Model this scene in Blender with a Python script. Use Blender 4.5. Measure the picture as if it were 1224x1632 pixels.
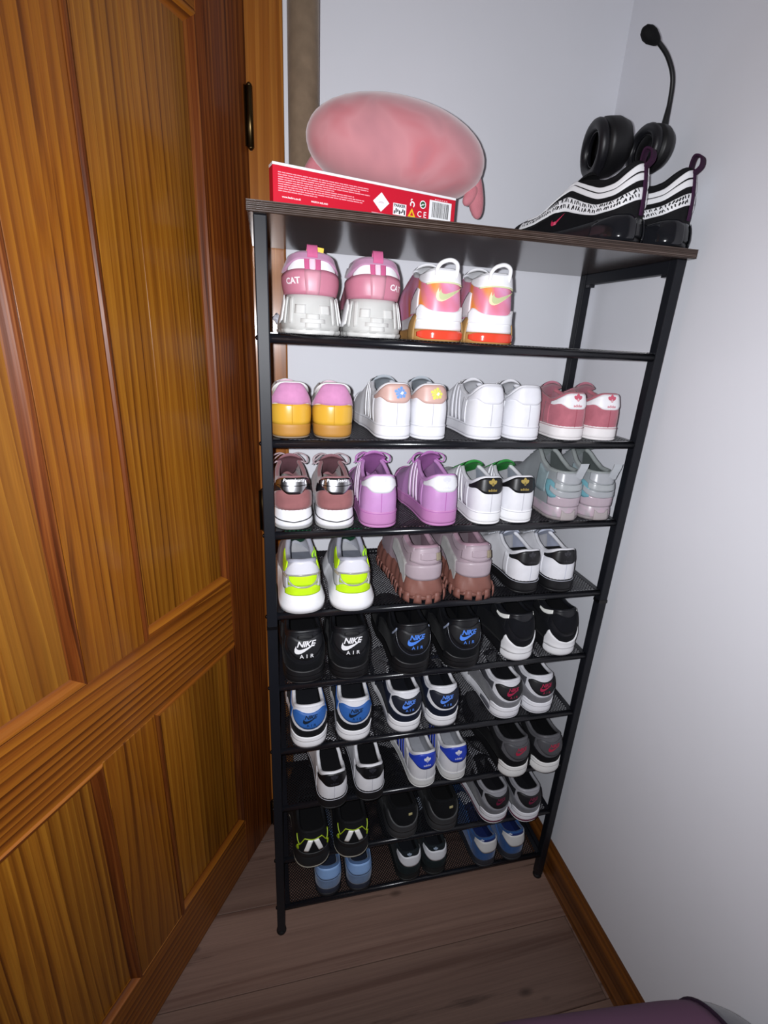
import bpy, bmesh, math, random
import numpy as np
from mathutils import Vector, Matrix

random.seed(7)
rng = np.random.default_rng(7)
for o in list(bpy.data.objects):
    bpy.data.objects.remove(o)
scene = bpy.context.scene
C = scene.collection

# ---------------------------------------------------------------- camera, world, flash, exposure
CAM_LOC = (0.01398, -0.88145, 1.55016)
CAM_ROT = (1.224542, -0.051688, -0.224703)
F_PX = 775.204
cam = bpy.data.cameras.new('camera')
cam_ob = bpy.data.objects.new('camera', cam)
C.objects.link(cam_ob)
cam_ob.location = CAM_LOC
cam_ob.rotation_euler = CAM_ROT
cam.sensor_width = 36.0
cam.lens = F_PX / 1632 * 36.0
cam.clip_start = 0.02
scene.camera = cam_ob

world = bpy.data.worlds.new('world')
scene.world = world
world.use_nodes = True
world.node_tree.nodes['Background'].inputs[0].default_value = (0, 0, 0, 1)
world.node_tree.nodes['Background'].inputs[1].default_value = 0.0

# the phone's flash: a tiny lamp a finger's width beside the lens
fl = bpy.data.lights.new('phone_flash_offscreen', 'SPOT')
fl.energy = 52
fl.color = (0.97, 0.985, 1.03)
fl.shadow_soft_size = 0.006
fl.spot_size = math.radians(176)
fl.spot_blend = 1.0
fl_ob = bpy.data.objects.new('phone_flash_offscreen', fl)
C.objects.link(fl_ob)
M_cam = Matrix.Translation(CAM_LOC) @ Matrix.Rotation(CAM_ROT[2], 4, 'Z') @ Matrix.Rotation(CAM_ROT[1], 4, 'Y') @ Matrix.Rotation(CAM_ROT[0], 4, 'X')
fl_ob.location = M_cam @ Vector((-0.022, 0.008, 0.0))
fl_ob.rotation_euler = CAM_ROT

scene.view_settings.view_transform = 'Standard'
scene.view_settings.look = 'None'
scene.view_settings.exposure = 0.0
scene.view_settings.gamma = 1.0
scene.view_settings.use_curve_mapping = False

# ---------------------------------------------------------------- materials
def lin(c):
    if isinstance(c, str):
        c = tuple(int(c[i:i + 2], 16) / 255 for i in (0, 2, 4))
    return tuple(((x / 12.92) if x <= 0.04045 else ((x + 0.055) / 1.055) ** 2.4) for x in c)

MATS = {}
def base_mat(key):
    m = bpy.data.materials.new(key)
    m.use_nodes = True
    nt = m.node_tree
    return m, nt, nt.nodes['Principled BSDF']

def M(col, kind='leather', rough=None):
    """procedural material: a colour with fine mottling and a relief that suits the kind"""
    key = f'{kind}_{col}_{rough}'
    if key in MATS:
        return MATS[key]
    m, nt, p = base_mat(key)
    N, Lk = nt.nodes, nt.links
    c = lin(col)
    prm = dict(leather=(0.42, 900, 0.12, 0.05), suede=(0.9, 1500, 0.35, 0.16), mesh=(0.8, 700, 0.5, 0.12), rubber=(0.55, 500, 0.06, 0.04),
               gloss=(0.12, 60, 0.02, 0.02), patent=(0.22, 200, 0.03, 0.02), metal=(0.22, 120, 0.05, 0.05), paint=(0.45, 900, 0.1, 0.05),
               plush=(0.95, 500, 0.8, 0.1), wall=(0.75, 160, 0.05, 0.03), print=(0.4, 300, 0.01, 0.01), reflect=(0.35, 900, 0.02, 0.0))[kind]
    r, sc, bump, var = prm
    tc = N.new('ShaderNodeTexCoord')
    nz = N.new('ShaderNodeTexNoise')
    nz.inputs['Scale'].default_value = sc
    nz.inputs['Detail'].default_value = 3
    Lk.new(tc.outputs['Object'], nz.inputs['Vector'])
    n2 = N.new('ShaderNodeTexNoise')
    n2.inputs['Scale'].default_value = 45 if kind != 'wall' else 2.5
    n2.inputs['Detail'].default_value = 4
    Lk.new(tc.outputs['Object'], n2.inputs['Vector'])
    mr = N.new('ShaderNodeMapRange')
    mr.inputs['From Min'].default_value = 0.3
    mr.inputs['From Max'].default_value = 0.7
    mr.inputs['To Min'].default_value = 1 - var
    mr.inputs['To Max'].default_value = 1 + var * 0.4
    Lk.new(n2.outputs['Fac'], mr.inputs['Value'])
    mx = N.new('ShaderNodeVectorMath')
    mx.operation = 'SCALE'
    mx.inputs[0].default_value = c
    Lk.new(mr.outputs[0], mx.inputs['Scale'])
    Lk.new(mx.outputs[0], p.inputs['Base Color'])
    bp = N.new('ShaderNodeBump')
    bp.inputs['Strength'].default_value = bump
    bp.inputs['Distance'].default_value = 0.001
    Lk.new(nz.outputs['Fac'], bp.inputs['Height'])
    Lk.new(bp.outputs[0], p.inputs['Normal'])
    p.inputs['Roughness'].default_value = r if rough is None else rough
    if kind == 'metal':
        p.inputs['Metallic'].default_value = 1.0
    if kind in ('suede', 'plush'):
        p.inputs['Sheen Weight'].default_value = 0.3 if max(c) > 0.12 else 0.03
        p.inputs['Sheen Roughness'].default_value = 0.4
        p.inputs['Specular IOR Level'].default_value = 0.15
    if kind in ('mesh', 'wall'):
        p.inputs['Specular IOR Level'].default_value = 0.25
    MATS[key] = m
    return m

def wood(key, light, mid, dark, axis='z', scale=70, rough=0.3, coat=0.5, knots=False, distort=0.055, warp=0.15, irregular=0.6, knot_size=0.14, along=0.06, sharp=0.55, cracks=0.0, spec=0.2):
    """pine or oak: grain bands along an axis, shifted for each board"""
    if key in MATS:
        return MATS[key]
    m, nt, p = base_mat(key)
    N, Lk = nt.nodes, nt.links
    tc = N.new('ShaderNodeTexCoord')
    oi = N.new('ShaderNodeObjectInfo')
    rnd = N.new('ShaderNodeMath'); rnd.operation = 'MULTIPLY'; rnd.inputs[1].default_value = 37.0
    Lk.new(oi.outputs['Random'], rnd.inputs[0])
    add = N.new('ShaderNodeVectorMath'); add.operation = 'ADD'
    cmb = N.new('ShaderNodeCombineXYZ')
    for i in range(3):
        Lk.new(rnd.outputs[0], cmb.inputs[i])
    Lk.new(tc.outputs['Object'], add.inputs[0]); Lk.new(cmb.outputs[0], add.inputs[1])
    mp = N.new('ShaderNodeMapping')
    Lk.new(add.outputs[0], mp.inputs['Vector'])
    s = [1.0, 1.0, 1.0]
    s['xyz'.index(axis)] = along
    mp.inputs['Scale'].default_value = s
    # slow wander of the grain
    n1 = N.new('ShaderNodeTexNoise'); n1.inputs['Scale'].default_value = 6.0; n1.inputs['Detail'].default_value = 2.0
    Lk.new(mp.outputs[0], n1.inputs['Vector'])
    sub = N.new('ShaderNodeVectorMath'); sub.operation = 'SUBTRACT'; sub.inputs[1].default_value = (0.5, 0.5, 0.5)
    Lk.new(n1.outputs['Color'], sub.inputs[0])
    sc = N.new('ShaderNodeVectorMath'); sc.operation = 'SCALE'; sc.inputs['Scale'].default_value = distort * 2
    Lk.new(sub.outputs[0], sc.inputs[0])
    ad2 = N.new('ShaderNodeVectorMath'); ad2.operation = 'ADD'
    Lk.new(mp.outputs[0], ad2.inputs[0]); Lk.new(sc.outputs[0], ad2.inputs[1])
    wv = N.new('ShaderNodeTexWave')
    wv.wave_type = 'BANDS'; wv.bands_direction = 'DIAGONAL' if axis == 'y' else ('X' if axis == 'z' else 'Z')
    if axis == 'y':
        wv.bands_direction = 'X'
    wv.wave_profile = 'SAW'
    wv.inputs['Scale'].default_value = scale / 6.283 * 2
    wv.inputs['Distortion'].default_value = warp
    wv.inputs['Detail'].default_value = 2
    wv.inputs['Detail Scale'].default_value = 2
    Lk.new(ad2.outputs[0], wv.inputs['Vector'])
    cr = N.new('ShaderNodeValToRGB')
    cr.color_ramp.elements[0].position = 0.0; cr.color_ramp.elements[0].color = (*lin(light), 1)
    cr.color_ramp.elements[1].position = 1.0; cr.color_ramp.elements[1].color = (*lin(dark), 1)
    e = cr.color_ramp.elements.new(sharp); e.color = (*lin(mid), 1)
    mpg = N.new('ShaderNodeMapping')
    sg = [scale * 1.7] * 3; sg['xyz'.index(axis)] = scale * 0.16
    mpg.inputs['Scale'].default_value = sg
    Lk.new(ad2.outputs[0], mpg.inputs['Vector'])
    ng = N.new('ShaderNodeTexNoise'); ng.inputs['Scale'].default_value = 1.0; ng.inputs['Detail'].default_value = 2.5; ng.inputs['Roughness'].default_value = 0.6
    Lk.new(mpg.outputs[0], ng.inputs['Vector'])
    mg = N.new('ShaderNodeMapRange'); mg.inputs['From Min'].default_value = 0.32; mg.inputs['From Max'].default_value = 0.68
    Lk.new(ng.outputs['Fac'], mg.inputs['Value'])
    mxg = N.new('ShaderNodeMix'); mxg.data_type = 'FLOAT'; mxg.inputs[0].default_value = irregular
    Lk.new(wv.outputs['Fac'], mxg.inputs[2]); Lk.new(mg.outputs[0], mxg.inputs[3])
    Lk.new(mxg.outputs[0], cr.inputs['Fac'])
    # fine fibres
    mp2 = N.new('ShaderNodeMapping')
    s2 = [420.0, 420.0, 420.0]; s2['xyz'.index(axis)] = 7.0
    mp2.inputs['Scale'].default_value = s2
    Lk.new(add.outputs[0], mp2.inputs['Vector'])
    nf = N.new('ShaderNodeTexNoise'); nf.inputs['Scale'].default_value = 1.0; nf.inputs['Detail'].default_value = 3
    Lk.new(mp2.outputs[0], nf.inputs['Vector'])
    # broad tone changes
    nb = N.new('ShaderNodeTexNoise'); nb.inputs['Scale'].default_value = 3.0; nb.inputs['Detail'].default_value = 3
    Lk.new(ad2.outputs[0], nb.inputs['Vector'])
    mr = N.new('ShaderNodeMapRange'); mr.inputs['From Min'].default_value = 0.3; mr.inputs['From Max'].default_value = 0.7
    mr.inputs['To Min'].default_value = 0.72; mr.inputs['To Max'].default_value = 1.15
    Lk.new(nb.outputs['Fac'], mr.inputs['Value'])
    mr2 = N.new('ShaderNodeMapRange'); mr2.inputs['From Min'].default_value = 0.3; mr2.inputs['From Max'].default_value = 0.7
    mr2.inputs['To Min'].default_value = 0.86; mr2.inputs['To Max'].default_value = 1.06
    Lk.new(nf.outputs['Fac'], mr2.inputs['Value'])
    mrr = N.new('ShaderNodeMapRange'); mrr.inputs['To Min'].default_value = 0.8; mrr.inputs['To Max'].default_value = 1.15
    Lk.new(oi.outputs['Random'], mrr.inputs['Value'])
    mu = N.new('ShaderNodeMath'); mu.operation = 'MULTIPLY'
    Lk.new(mr.outputs[0], mu.inputs[0]); Lk.new(mr2.outputs[0], mu.inputs[1])
    mu2 = N.new('ShaderNodeMath'); mu2.operation = 'MULTIPLY'
    Lk.new(mu.outputs[0], mu2.inputs[0]); Lk.new(mrr.outputs[0], mu2.inputs[1])
    scl = N.new('ShaderNodeVectorMath'); scl.operation = 'SCALE'
    Lk.new(cr.outputs['Color'], scl.inputs[0]); Lk.new(mu2.outputs[0], scl.inputs['Scale'])
    out = scl.outputs[0]
    if knots:
        mp3 = N.new('ShaderNodeMapping')
        s3 = [9.0, 9.0, 9.0]; s3['xyz'.index(axis)] = 4.0
        mp3.inputs['Scale'].default_value = s3
        Lk.new(add.outputs[0], mp3.inputs['Vector'])
        vo = N.new('ShaderNodeTexVoronoi'); vo.inputs['Scale'].default_value = 1.0
        Lk.new(mp3.outputs[0], vo.inputs['Vector'])
        kr = N.new('ShaderNodeMapRange'); kr.inputs['From Min'].default_value = knot_size * .3; kr.inputs['From Max'].default_value = knot_size
        kr.inputs['To Min'].default_value = 1.0; kr.inputs['To Max'].default_value = 0.0
        Lk.new(vo.outputs['Distance'], kr.inputs['Value'])
        mixk = N.new('ShaderNodeMixRGB'); mixk.inputs['Color2'].default_value = (*[x * 0.25 for x in lin(dark)], 1)
        Lk.new(kr.outputs[0], mixk.inputs['Fac']); Lk.new(out, mixk.inputs['Color1'])
        out = mixk.outputs[0]
    if cracks:
        mp4 = N.new('ShaderNodeMapping')
        s4 = [34.0, 34.0, 34.0]; s4['xyz'.index(axis)] = 2.2
        mp4.inputs['Scale'].default_value = s4
        Lk.new(ad2.outputs[0] if False else add.outputs[0], mp4.inputs['Vector'])
        nc = N.new('ShaderNodeTexNoise'); nc.inputs['Scale'].default_value = 1.0; nc.inputs['Detail'].default_value = 5; nc.inputs['Roughness'].default_value = .65
        Lk.new(mp4.outputs[0], nc.inputs['Vector'])
        kc = N.new('ShaderNodeMapRange'); kc.inputs['From Min'].default_value = 0.60; kc.inputs['From Max'].default_value = 0.70
        kc.inputs['To Min'].default_value = 0.0; kc.inputs['To Max'].default_value = cracks
        Lk.new(nc.outputs['Fac'], kc.inputs['Value'])
        mixc = N.new('ShaderNodeMixRGB'); mixc.inputs['Color2'].default_value = (*[x * 0.35 for x in lin(dark)], 1)
        Lk.new(kc.outputs[0], mixc.inputs['Fac']); Lk.new(out, mixc.inputs['Color1'])
        out = mixc.outputs[0]
    Lk.new(out, p.inputs['Base Color'])
    bp = N.new('ShaderNodeBump'); bp.inputs['Strength'].default_value = 0.15; bp.inputs['Distance'].default_value = 0.0006
    Lk.new(nf.outputs['Fac'], bp.inputs['Height']); Lk.new(bp.outputs[0], p.inputs['Normal'])
    p.inputs['Roughness'].default_value = rough
    p.inputs['Coat Weight'].default_value = coat
    p.inputs['Coat Roughness'].default_value = 0.14
    p.inputs['Specular IOR Level'].default_value = spec
    MATS[key] = m
    return m

def ramp_noise(key, cols, scale=14, rough=0.45, distort=1.5):
    """marbled colours (tie-dye, iridescent film)"""
    if key in MATS:
        return MATS[key]
    m, nt, p = base_mat(key)
    N, Lk = nt.nodes, nt.links
    tc = N.new('ShaderNodeTexCoord')
    nz = N.new('ShaderNodeTexNoise'); nz.inputs['Scale'].default_value = scale; nz.inputs['Detail'].default_value = 2; nz.inputs['Distortion'].default_value = distort
    Lk.new(tc.outputs['Object'], nz.inputs['Vector'])
    cr = N.new('ShaderNodeValToRGB')
    el = cr.color_ramp.elements
    while len(el) < len(cols):
        el.new(0.5)
    for i, (pos, c) in enumerate(cols):
        el[i].position = pos; el[i].color = (*lin(c), 1)
    Lk.new(nz.outputs['Fac'], cr.inputs['Fac']); Lk.new(cr.outputs['Color'], p.inputs['Base Color'])
    p.inputs['Roughness'].default_value = rough
    MATS[key] = m
    return m

# ---------------------------------------------------------------- mesh helpers
def link(o, parent=None):
    C.objects.link(o)
    if parent is not None:
        o.parent = parent
    return o

def mesh_obj(name, verts, faces, mat, parent=None, smooth=True):
    me = bpy.data.meshes.new(name)
    me.from_pydata([tuple(map(float, v)) for v in verts], [], [tuple(map(int, f)) for f in faces])
    me.materials.append(mat)
    if smooth:
        me.polygons.foreach_set('use_smooth', [True] * len(me.polygons))
    me.update()
    return link(bpy.data.objects.new(name, me), parent)

def empty(name, loc=(0, 0, 0), rz=0.0, parent=None):
    o = bpy.data.objects.new(name, None)
    o.empty_display_size = 0.05
    o.location = loc
    o.rotation_euler = (0, 0, rz)
    return link(o, parent)

def tag(o, label=None, cat=None, group=None, kind=None):
    for k, v in (('label', label), ('category', cat), ('group', group), ('kind', kind)):
        if v:
            o[k] = v
    return o

def bm_obj(name, bm, mat, parent=None, smooth=False):
    me = bpy.data.meshes.new(name)
    bmesh.ops.recalc_face_normals(bm, faces=bm.faces)
    bm.to_mesh(me); bm.free()
    me.materials.append(mat)
    if smooth:
        me.polygons.foreach_set('use_smooth', [True] * len(me.polygons))
    return link(bpy.data.objects.new(name, me), parent)

def box(name, lo, hi, mat, parent=None, bev=0.0, seg=2):
    bm = bmesh.new()
    bmesh.ops.create_cube(bm, size=1.0)
    for v in bm.verts:
        for i in range(3):
            v.co[i] = lo[i] if v.co[i] < 0 else hi[i]
    if bev:
        bmesh.ops.bevel(bm, geom=list(bm.edges), offset=bev, segments=seg, profile=0.5, affect='EDGES')
    return bm_obj(name, bm, mat, parent)

def tube_geo(path, r, n=8, closed=False, cap=True, flat=1.0):
    P = np.asarray(path, float); m = len(P)
    rr = np.broadcast_to(np.asarray(r, float), (m,))
    if closed:
        T = np.roll(P, -1, 0) - np.roll(P, 1, 0)
    else:
        T = np.gradient(P, axis=0)
    T /= np.linalg.norm(T, axis=1)[:, None] + 1e-12
    up = np.array([0, 0, 1.0]) if abs(T[0][2]) < 0.9 else np.array([1.0, 0, 0])
    V = []
    prev = None
    for i in range(m):
        if prev is None:
            s = np.cross(T[i], up)
        else:
            s = prev - T[i] * np.dot(prev, T[i])
        s /= np.linalg.norm(s) + 1e-12
        prev = s
        q = np.cross(s, T[i])
        for k in range(n):
            a = 2 * math.pi * k / n
            V.append(P[i] + rr[i] * (math.cos(a) * s + flat * math.sin(a) * q))
    F = []
    for i in range(m if closed else m - 1):
        j = (i + 1) % m
        for k in range(n):
            F.append((i * n + k, i * n + (k + 1) % n, j * n + (k + 1) % n, j * n + k))
    if cap and not closed:
        F.append(tuple(range(n - 1, -1, -1)))
        F.append(tuple((m - 1) * n + k for k in range(n)))
    return np.array(V), F

def join_geo(gs):
    V, F, o = [], [], 0
    for v, f in gs:
        V.append(np.asarray(v, float)); F += [tuple(i + o for i in q) for q in f]; o += len(v)
    return np.vstack(V), F

def tube(name, path, r, mat, parent=None, **k):
    v, f = tube_geo(path, r, **k)
    return mesh_obj(name, v, f, mat, parent)

def curve_pts(pts, n=24):
    """smooth path through control points (Catmull-Rom)"""
    P = [np.array(q, float) for q in pts]
    P = [2 * P[0] - P[1]] + P + [2 * P[-1] - P[-2]]
    out = []
    segs = len(P) - 3
    for i in range(n + 1):
        t = i / n * segs; k = min(int(t), segs - 1); u = t - k
        a, b, c, d = P[k:k + 4]
        out.append(0.5 * ((2 * b) + (-a + c) * u + (2 * a - 5 * b + 4 * c - d) * u * u + (-a + 3 * b - 3 * c + d) * u ** 3))
    return np.array(out)

def lathe_geo(prof, n=24):
    V, F = [], []
    for (r, z) in prof:
        for k in range(n):
            a = 2 * math.pi * k / n
            V.append((r * math.cos(a), r * math.sin(a), z))
    for i in range(len(prof) - 1):
        for k in range(n):
            F.append((i * n + k, i * n + (k + 1) % n, (i + 1) * n + (k + 1) % n, (i + 1) * n + k))
    F.append(tuple(range(n - 1, -1, -1))); F.append(tuple((len(prof) - 1) * n + k for k in range(n)))
    return np.array(V), F

GLYPH = {}
def text2d(s, shear=0.0, bold=0.0, space=1.0):
    """lettering as flat polygons, cap height 1, centred"""
    key = (s, shear, bold, space)
    if key in GLYPH:
        return GLYPH[key]
    cu = bpy.data.curves.new('lettering', 'FONT')
    cu.body = s; cu.shear = shear; cu.offset = bold; cu.resolution_u = 2; cu.space_character = space
    ob = bpy.data.objects.new('lettering', cu)
    C.objects.link(ob)
    bpy.context.view_layer.update()
    me = ob.to_mesh()
    V = np.array([v.co[:2] for v in me.vertices])
    F = [tuple(p.vertices) for p in me.polygons]
    ob.to_mesh_clear()
    bpy.data.objects.remove(ob); bpy.data.curves.remove(cu)
    lo, hi = V.min(0), V.max(0)
    V = (V - (lo + hi) / 2) / 0.69
    GLYPH[key] = (V, F)
    return V, F

def swoosh2d():
    low = np.array([(1.0, .40), (.8, .30), (.6, .2), (.42, .115), (.28, .06), (.17, .04), (.08, .055), (.02, .11), (0, .19), (.03, .31), (.12, .45)])
    upp = np.array([(1.0, .40), (.8, .345), (.62, .30), (.46, .265), (.34, .245), (.25, .245), (.18, .262), (.135, .295), (.115, .335), (.112, .385), (.12, .45)])
    V = np.vstack([low, upp]); n = len(low)
    F = [(i, n + i, n + i + 1, i + 1) for i in range(n - 1)]
    return (V - np.array([0.5, 0.24])), F

def trefoil2d():
    gs = []
    for ang, ln in ((90, .62), (90 + 52, .56), (90 - 52, .56)):
        a = math.radians(ang); d = np.array([math.cos(a), math.sin(a)]); q = np.array([-d[1], d[0]])
        ts = np.linspace(0.14, 1, 9)
        w = 0.20 * np.sin(np.pi * np.clip((ts - .03) / .985, 0, 1)) ** 0.6
        L = [d * t * ln + q * ww for t, ww in zip(ts, w)] + [d * t * ln - q * ww for t, ww in zip(ts, w)]
        n = len(ts)
        gs.append((np.array(L), [(i, i + 1, n + i + 1, n + i) for i in range(n - 1)]))
    for k, (w) in enumerate((.2, .16, .1)):
        y = -0.03 - k * .09
        gs.append((np.array([(-w, y - .025), (w, y - .025), (w, y + .025), (-w, y + .025)]), [(0, 1, 2, 3)]))
    return join2d(gs)

def join2d(gs):
    V, F, o = [], [], 0
    for v, f in gs:
        V.append(np.asarray(v, float)); F += [tuple(i + o for i in q) for q in f]; o += len(v)
    return np.vstack(V), F

def place2d(g, dx=0, dy=0, sc=1.0, rot=0.0):
    V, F = g
    c, s = math.cos(rot), math.sin(rot)
    return np.column_stack([(V[:, 0] * c - V[:, 1] * s) * sc + dx, (V[:, 0] * s + V[:, 1] * c) * sc + dy]), F

# ---------------------------------------------------------------- the room
WY = 0.355            # back wall face
CEIL = 2.5
wall_m = M('e3e4ea', 'wall')
PINE = dict(light='b9782a', mid='9a5a1c', dark='5e2c0d')
pine_z = wood('door_pine_upright', '8a501e', '6a3412', '3c1a08', axis='z', scale=80, rough=0.4, coat=0.12, sharp=.5, along=.1)
pine_x = wood('door_pine_level', 'a8681f', '8a4c17', '47200a', axis='x', scale=52, rough=0.35, coat=0.25, irregular=.3, along=.08, distort=.05)
pine_m = wood('door_pine_mullion', 'ab6c1b', '8f5112', '522506', axis='z', scale=58, rough=0.35, coat=0.3, irregular=.5, along=.09, distort=.06, sharp=.6)
pine_p = wood('door_pine_panel', 'ad7322', '8f5616', '572b0a', axis='z', scale=60, rough=0.35, coat=0.3, irregular=.5, along=.075, distort=.06, sharp=.6)
frame_m = wood('frame_pine', 'b0722f', '965820', '64370f', axis='z', scale=50, rough=0.35, coat=0.4, knots=True)
frame_x = wood('frame_pine_level', 'c89568', 'b57c4c', '8a5428', axis='x', scale=50, rough=0.35, coat=0.4, knots=True)
base_m = wood('skirting_pine', '8f5a2a', '74451c', '4a280f', axis='y', scale=45, rough=0.35, coat=0.4, knots=True)
floor_m = wood('floor_oak', '80665a', '765d52', '62493f', axis='x', scale=26, rough=0.5, coat=0.03, knots=True, distort=0.06, irregular=.92, knot_size=.11, cracks=.75, spec=.35)

def boxes_geo(bl):
    gs = []
    for lo, hi in bl:
        V = np.array([(x, y, z) for x in (lo[0], hi[0]) for y in (lo[1], hi[1]) for z in (lo[2], hi[2])])
        F = [(0, 1, 3, 2), (4, 6, 7, 5), (0, 4, 5, 1), (2, 3, 7, 6), (0, 2, 6, 4), (1, 5, 7, 3)]
        gs.append((V, F))
    return join_geo(gs)

def struct(name, bl, mat, label=None):
    v, f = boxes_geo(bl)
    return tag(mesh_obj(name, v, f, mat, None, smooth=False), label, None, None, 'structure')

OPX0, OPX1, OPZ = -0.995, 0.015, 2.20
struct('wall_back', [((OPX1, WY, 0), (0.95, WY + .12, CEIL)), ((-2.1, WY, 0), (OPX0, WY + .12, CEIL)), ((OPX0, WY, OPZ), (OPX1, WY + .12, CEIL))], wall_m)
# right wall, out of square by a degree
def wx(y):
    return 0.8225 - 0.014 * (y - WY)
v, f = boxes_geo([((0, -2.72, 0), (0.12, WY + .12, CEIL))])
for q in v:
    q[0] += wx(q[1])
tag(mesh_obj('wall_right', v, f, wall_m, None, smooth=False), kind='structure')
struct('wall_left', [((-2.1, -2.7, 0), (-2.0, WY + 1.7, CEIL))], wall_m)
struct('wall_front', [((-2.1, -2.8, 0), (1.0, -2.7, CEIL))], wall_m)
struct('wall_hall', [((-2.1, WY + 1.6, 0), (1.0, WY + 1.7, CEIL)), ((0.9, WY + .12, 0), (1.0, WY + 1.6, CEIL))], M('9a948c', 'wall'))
struct('ceiling', [((-2.1, -2.8, CEIL), (1.0, WY + 1.7, CEIL + .1))], M('d8d8d8', 'wall'))

# floor: boards laid along the back wall
fl_root = tag(box('floor', (-2.1, -2.8, -0.06), (1.0, WY + 1.7, -0.008), M('1c1512', 'paint')), kind='structure')
PW = 0.192
y = -0.11 - PW * 14
row = 0
while y < WY + 1.6:
    x = -0.42 - random.uniform(0.0, 0.06) - 2.56 - (0.4 if row % 2 else 0) * (row < 11)
    while x < 0.9:
        x1 = min(x + 1.28, wx(min(y, WY)) if y < WY else 0.95)
        x0 = max(x, -2.0)
        if x1 - x0 > 0.01:
            box('plank', (x0 + .0006, y + .0006, -0.012), (x1 - .0006, y + PW - .0006, 0.0), floor_m, fl_root, bev=0.0012, seg=1)
        x += 1.28
    y += PW
    row += 1

# skirting on the right wall (a board with a moulded top edge) and on the back wall
def extrude_prof(prof, p0, p1, axis_out):
    """profile (out, z) swept from p0 to p1; out grows along axis_out"""
    p0, p1, ax = map(np.array, (p0, p1, axis_out))
    V = [p0 + ax * o + np.array([0, 0, z]) for o, z in prof] + [p1 + ax * o + np.array([0, 0, z]) for o, z in prof]
    n = len(prof)
    F = [(i, (i + 1) % n, n + (i + 1) % n, n + i) for i in range(n)] + [tuple(range(n - 1, -1, -1)), tuple(range(n, 2 * n))]
    return np.array(V), F
SK = [(0, 0), (.0145, 0), (.0145, .092), (.013, .098), (.0095, .103), (.009, .112), (.006, .119), (.003, .122), (0, .122)]
v, f = extrude_prof(SK, (wx(-2.7), -2.7, 0), (wx(WY), WY, 0), (-1, 0, 0))
tag(mesh_obj('baseboard_right', v, f, base_m, None, smooth=False), kind='structure')
v, f = extrude_prof(SK, (0.066, WY, 0), (wx(WY) - .0145, WY, 0), (0, -1, 0))
tag(mesh_obj('baseboard_back', v, f, frame_x, None, smooth=False), kind='structure')

# door lining and architrave
AR = 0.018
box('trim_1', (-0.016, WY - AR, 0), (0.063, WY + .002, OPZ + .045), frame_m, None, bev=0.004)
tag(bpy.data.objects['trim_1'], 'pine architrave beside the door hinges', kind='structure')
box('trim_2', (OPX0 - .063, WY - AR, 0), (OPX0 + .016, WY + .002, OPZ + .045), frame_m, None, bev=0.004)
tag(bpy.data.objects['trim_2'], kind='structure')
box('trim_3', (OPX0 + .018, WY - AR, OPZ - .03), (-0.018, WY + .002, OPZ + .045), frame_x, None, bev=0.004)
tag(bpy.data.objects['trim_3'], kind='structure')
struct('trim_4', [((-0.010, WY + .003, 0), (OPX1, WY + .12, OPZ)), ((OPX0, WY + .003, 0), (OPX0 + .025, WY + .12, OPZ)), ((OPX0 + .025, WY + .003, OPZ - .025), (-0.010, WY + .12, OPZ))], frame_m)

# ---------------------------------------------------------------- the door, half open
DOOR_ANG = math.radians(-121.579)
door = tag(empty('door_1', (-0.0083, 0.3324, 0.0), DOOR_ANG), 'varnished pine panelled door standing half open', kind='structure')
DW, DT, DTOP, DB = 0.952, 0.04, 2.165, 0.006
us = (0.146, 0.415, 0.541, 0.808)
zs_ = (0.192, 0.808, 0.980, 2.040)
def dbox(name, u0, u1, z0, z1, mat, parent=door, y0=-DT, y1=0.0, bev=0.0015):
    return box(name, (u0, y0, z0), (u1, y1, z1), mat, parent, bev=bev, seg=1)
dbox('stile', 0.0, us[0], DB, DTOP, pine_z)
dbox('stile', us[3], DW, DB, DTOP, pine_z)
dbox('rail', us[0], us[3], DB, zs_[0], pine_x)
dbox('rail', us[0], us[3], zs_[1], zs_[2], pine_x)
dbox('rail', us[0], us[3], zs_[3], DTOP, pine_x)
for za, zb in ((zs_[0], zs_[1]), (zs_[2], zs_[3])):
    dbox('mullion', us[1], us[2], za, zb, pine_m)
MP = [(0.000, 0.0005), (0.0035, 0.0035), (0.008, 0.0035), (0.0105, 0.0005), (0.0155, -0.004), (0.019, -0.0075), (0.022, -0.009), (0.022, -0.014), (0.0, -0.014)]
def moulding(parent, u0, u1, z0, z1):
    cs = [(u0, z0), (u1, z0), (u1, z1), (u0, z1)]
    ins = [(1, 1), (-1, 1), (-1, -1), (1, -1)]
    for i in range(4):
        j = (i + 1) % 4
        V = []
        for k in (i, j):
            for o, h in MP:
                V.append((cs[k][0] + ins[k][0] * o, h, cs[k][1] + ins[k][1] * o))
        n = len(MP)
        F = [(a, (a + 1) % n, n + (a + 1) % n, n + a) for a in range(n)] + [tuple(range(n - 1, -1, -1)), tuple(range(n, 2 * n))]
        mesh_obj('moulding', V, F, pine_x if i % 2 == 0 else pine_z, parent, smooth=False)
for (u0, u1) in ((us[0], us[1]), (us[2], us[3])):
    for (z0, z1) in ((zs_[0], zs_[1]), (zs_[2], zs_[3])):
        pn = empty('panel', (0, 0, 0), 0, door)
        cuts = [0, .22, .60, 1] if u0 < .3 else [0, .4, .78, 1]
        for a, b in zip(cuts, cuts[1:]):
            ua, ub = u0 + a * (u1 - u0), u0 + b * (u1 - u0)
            st = dbox('stave', ua, ub, z0, z1, pine_p, pn, -DT + .009, -0.009, bev=0.0003)
        moulding(pn, u0, u1, z0, z1)
hinge_m = M('5a4a30', 'metal', 0.35)
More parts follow.
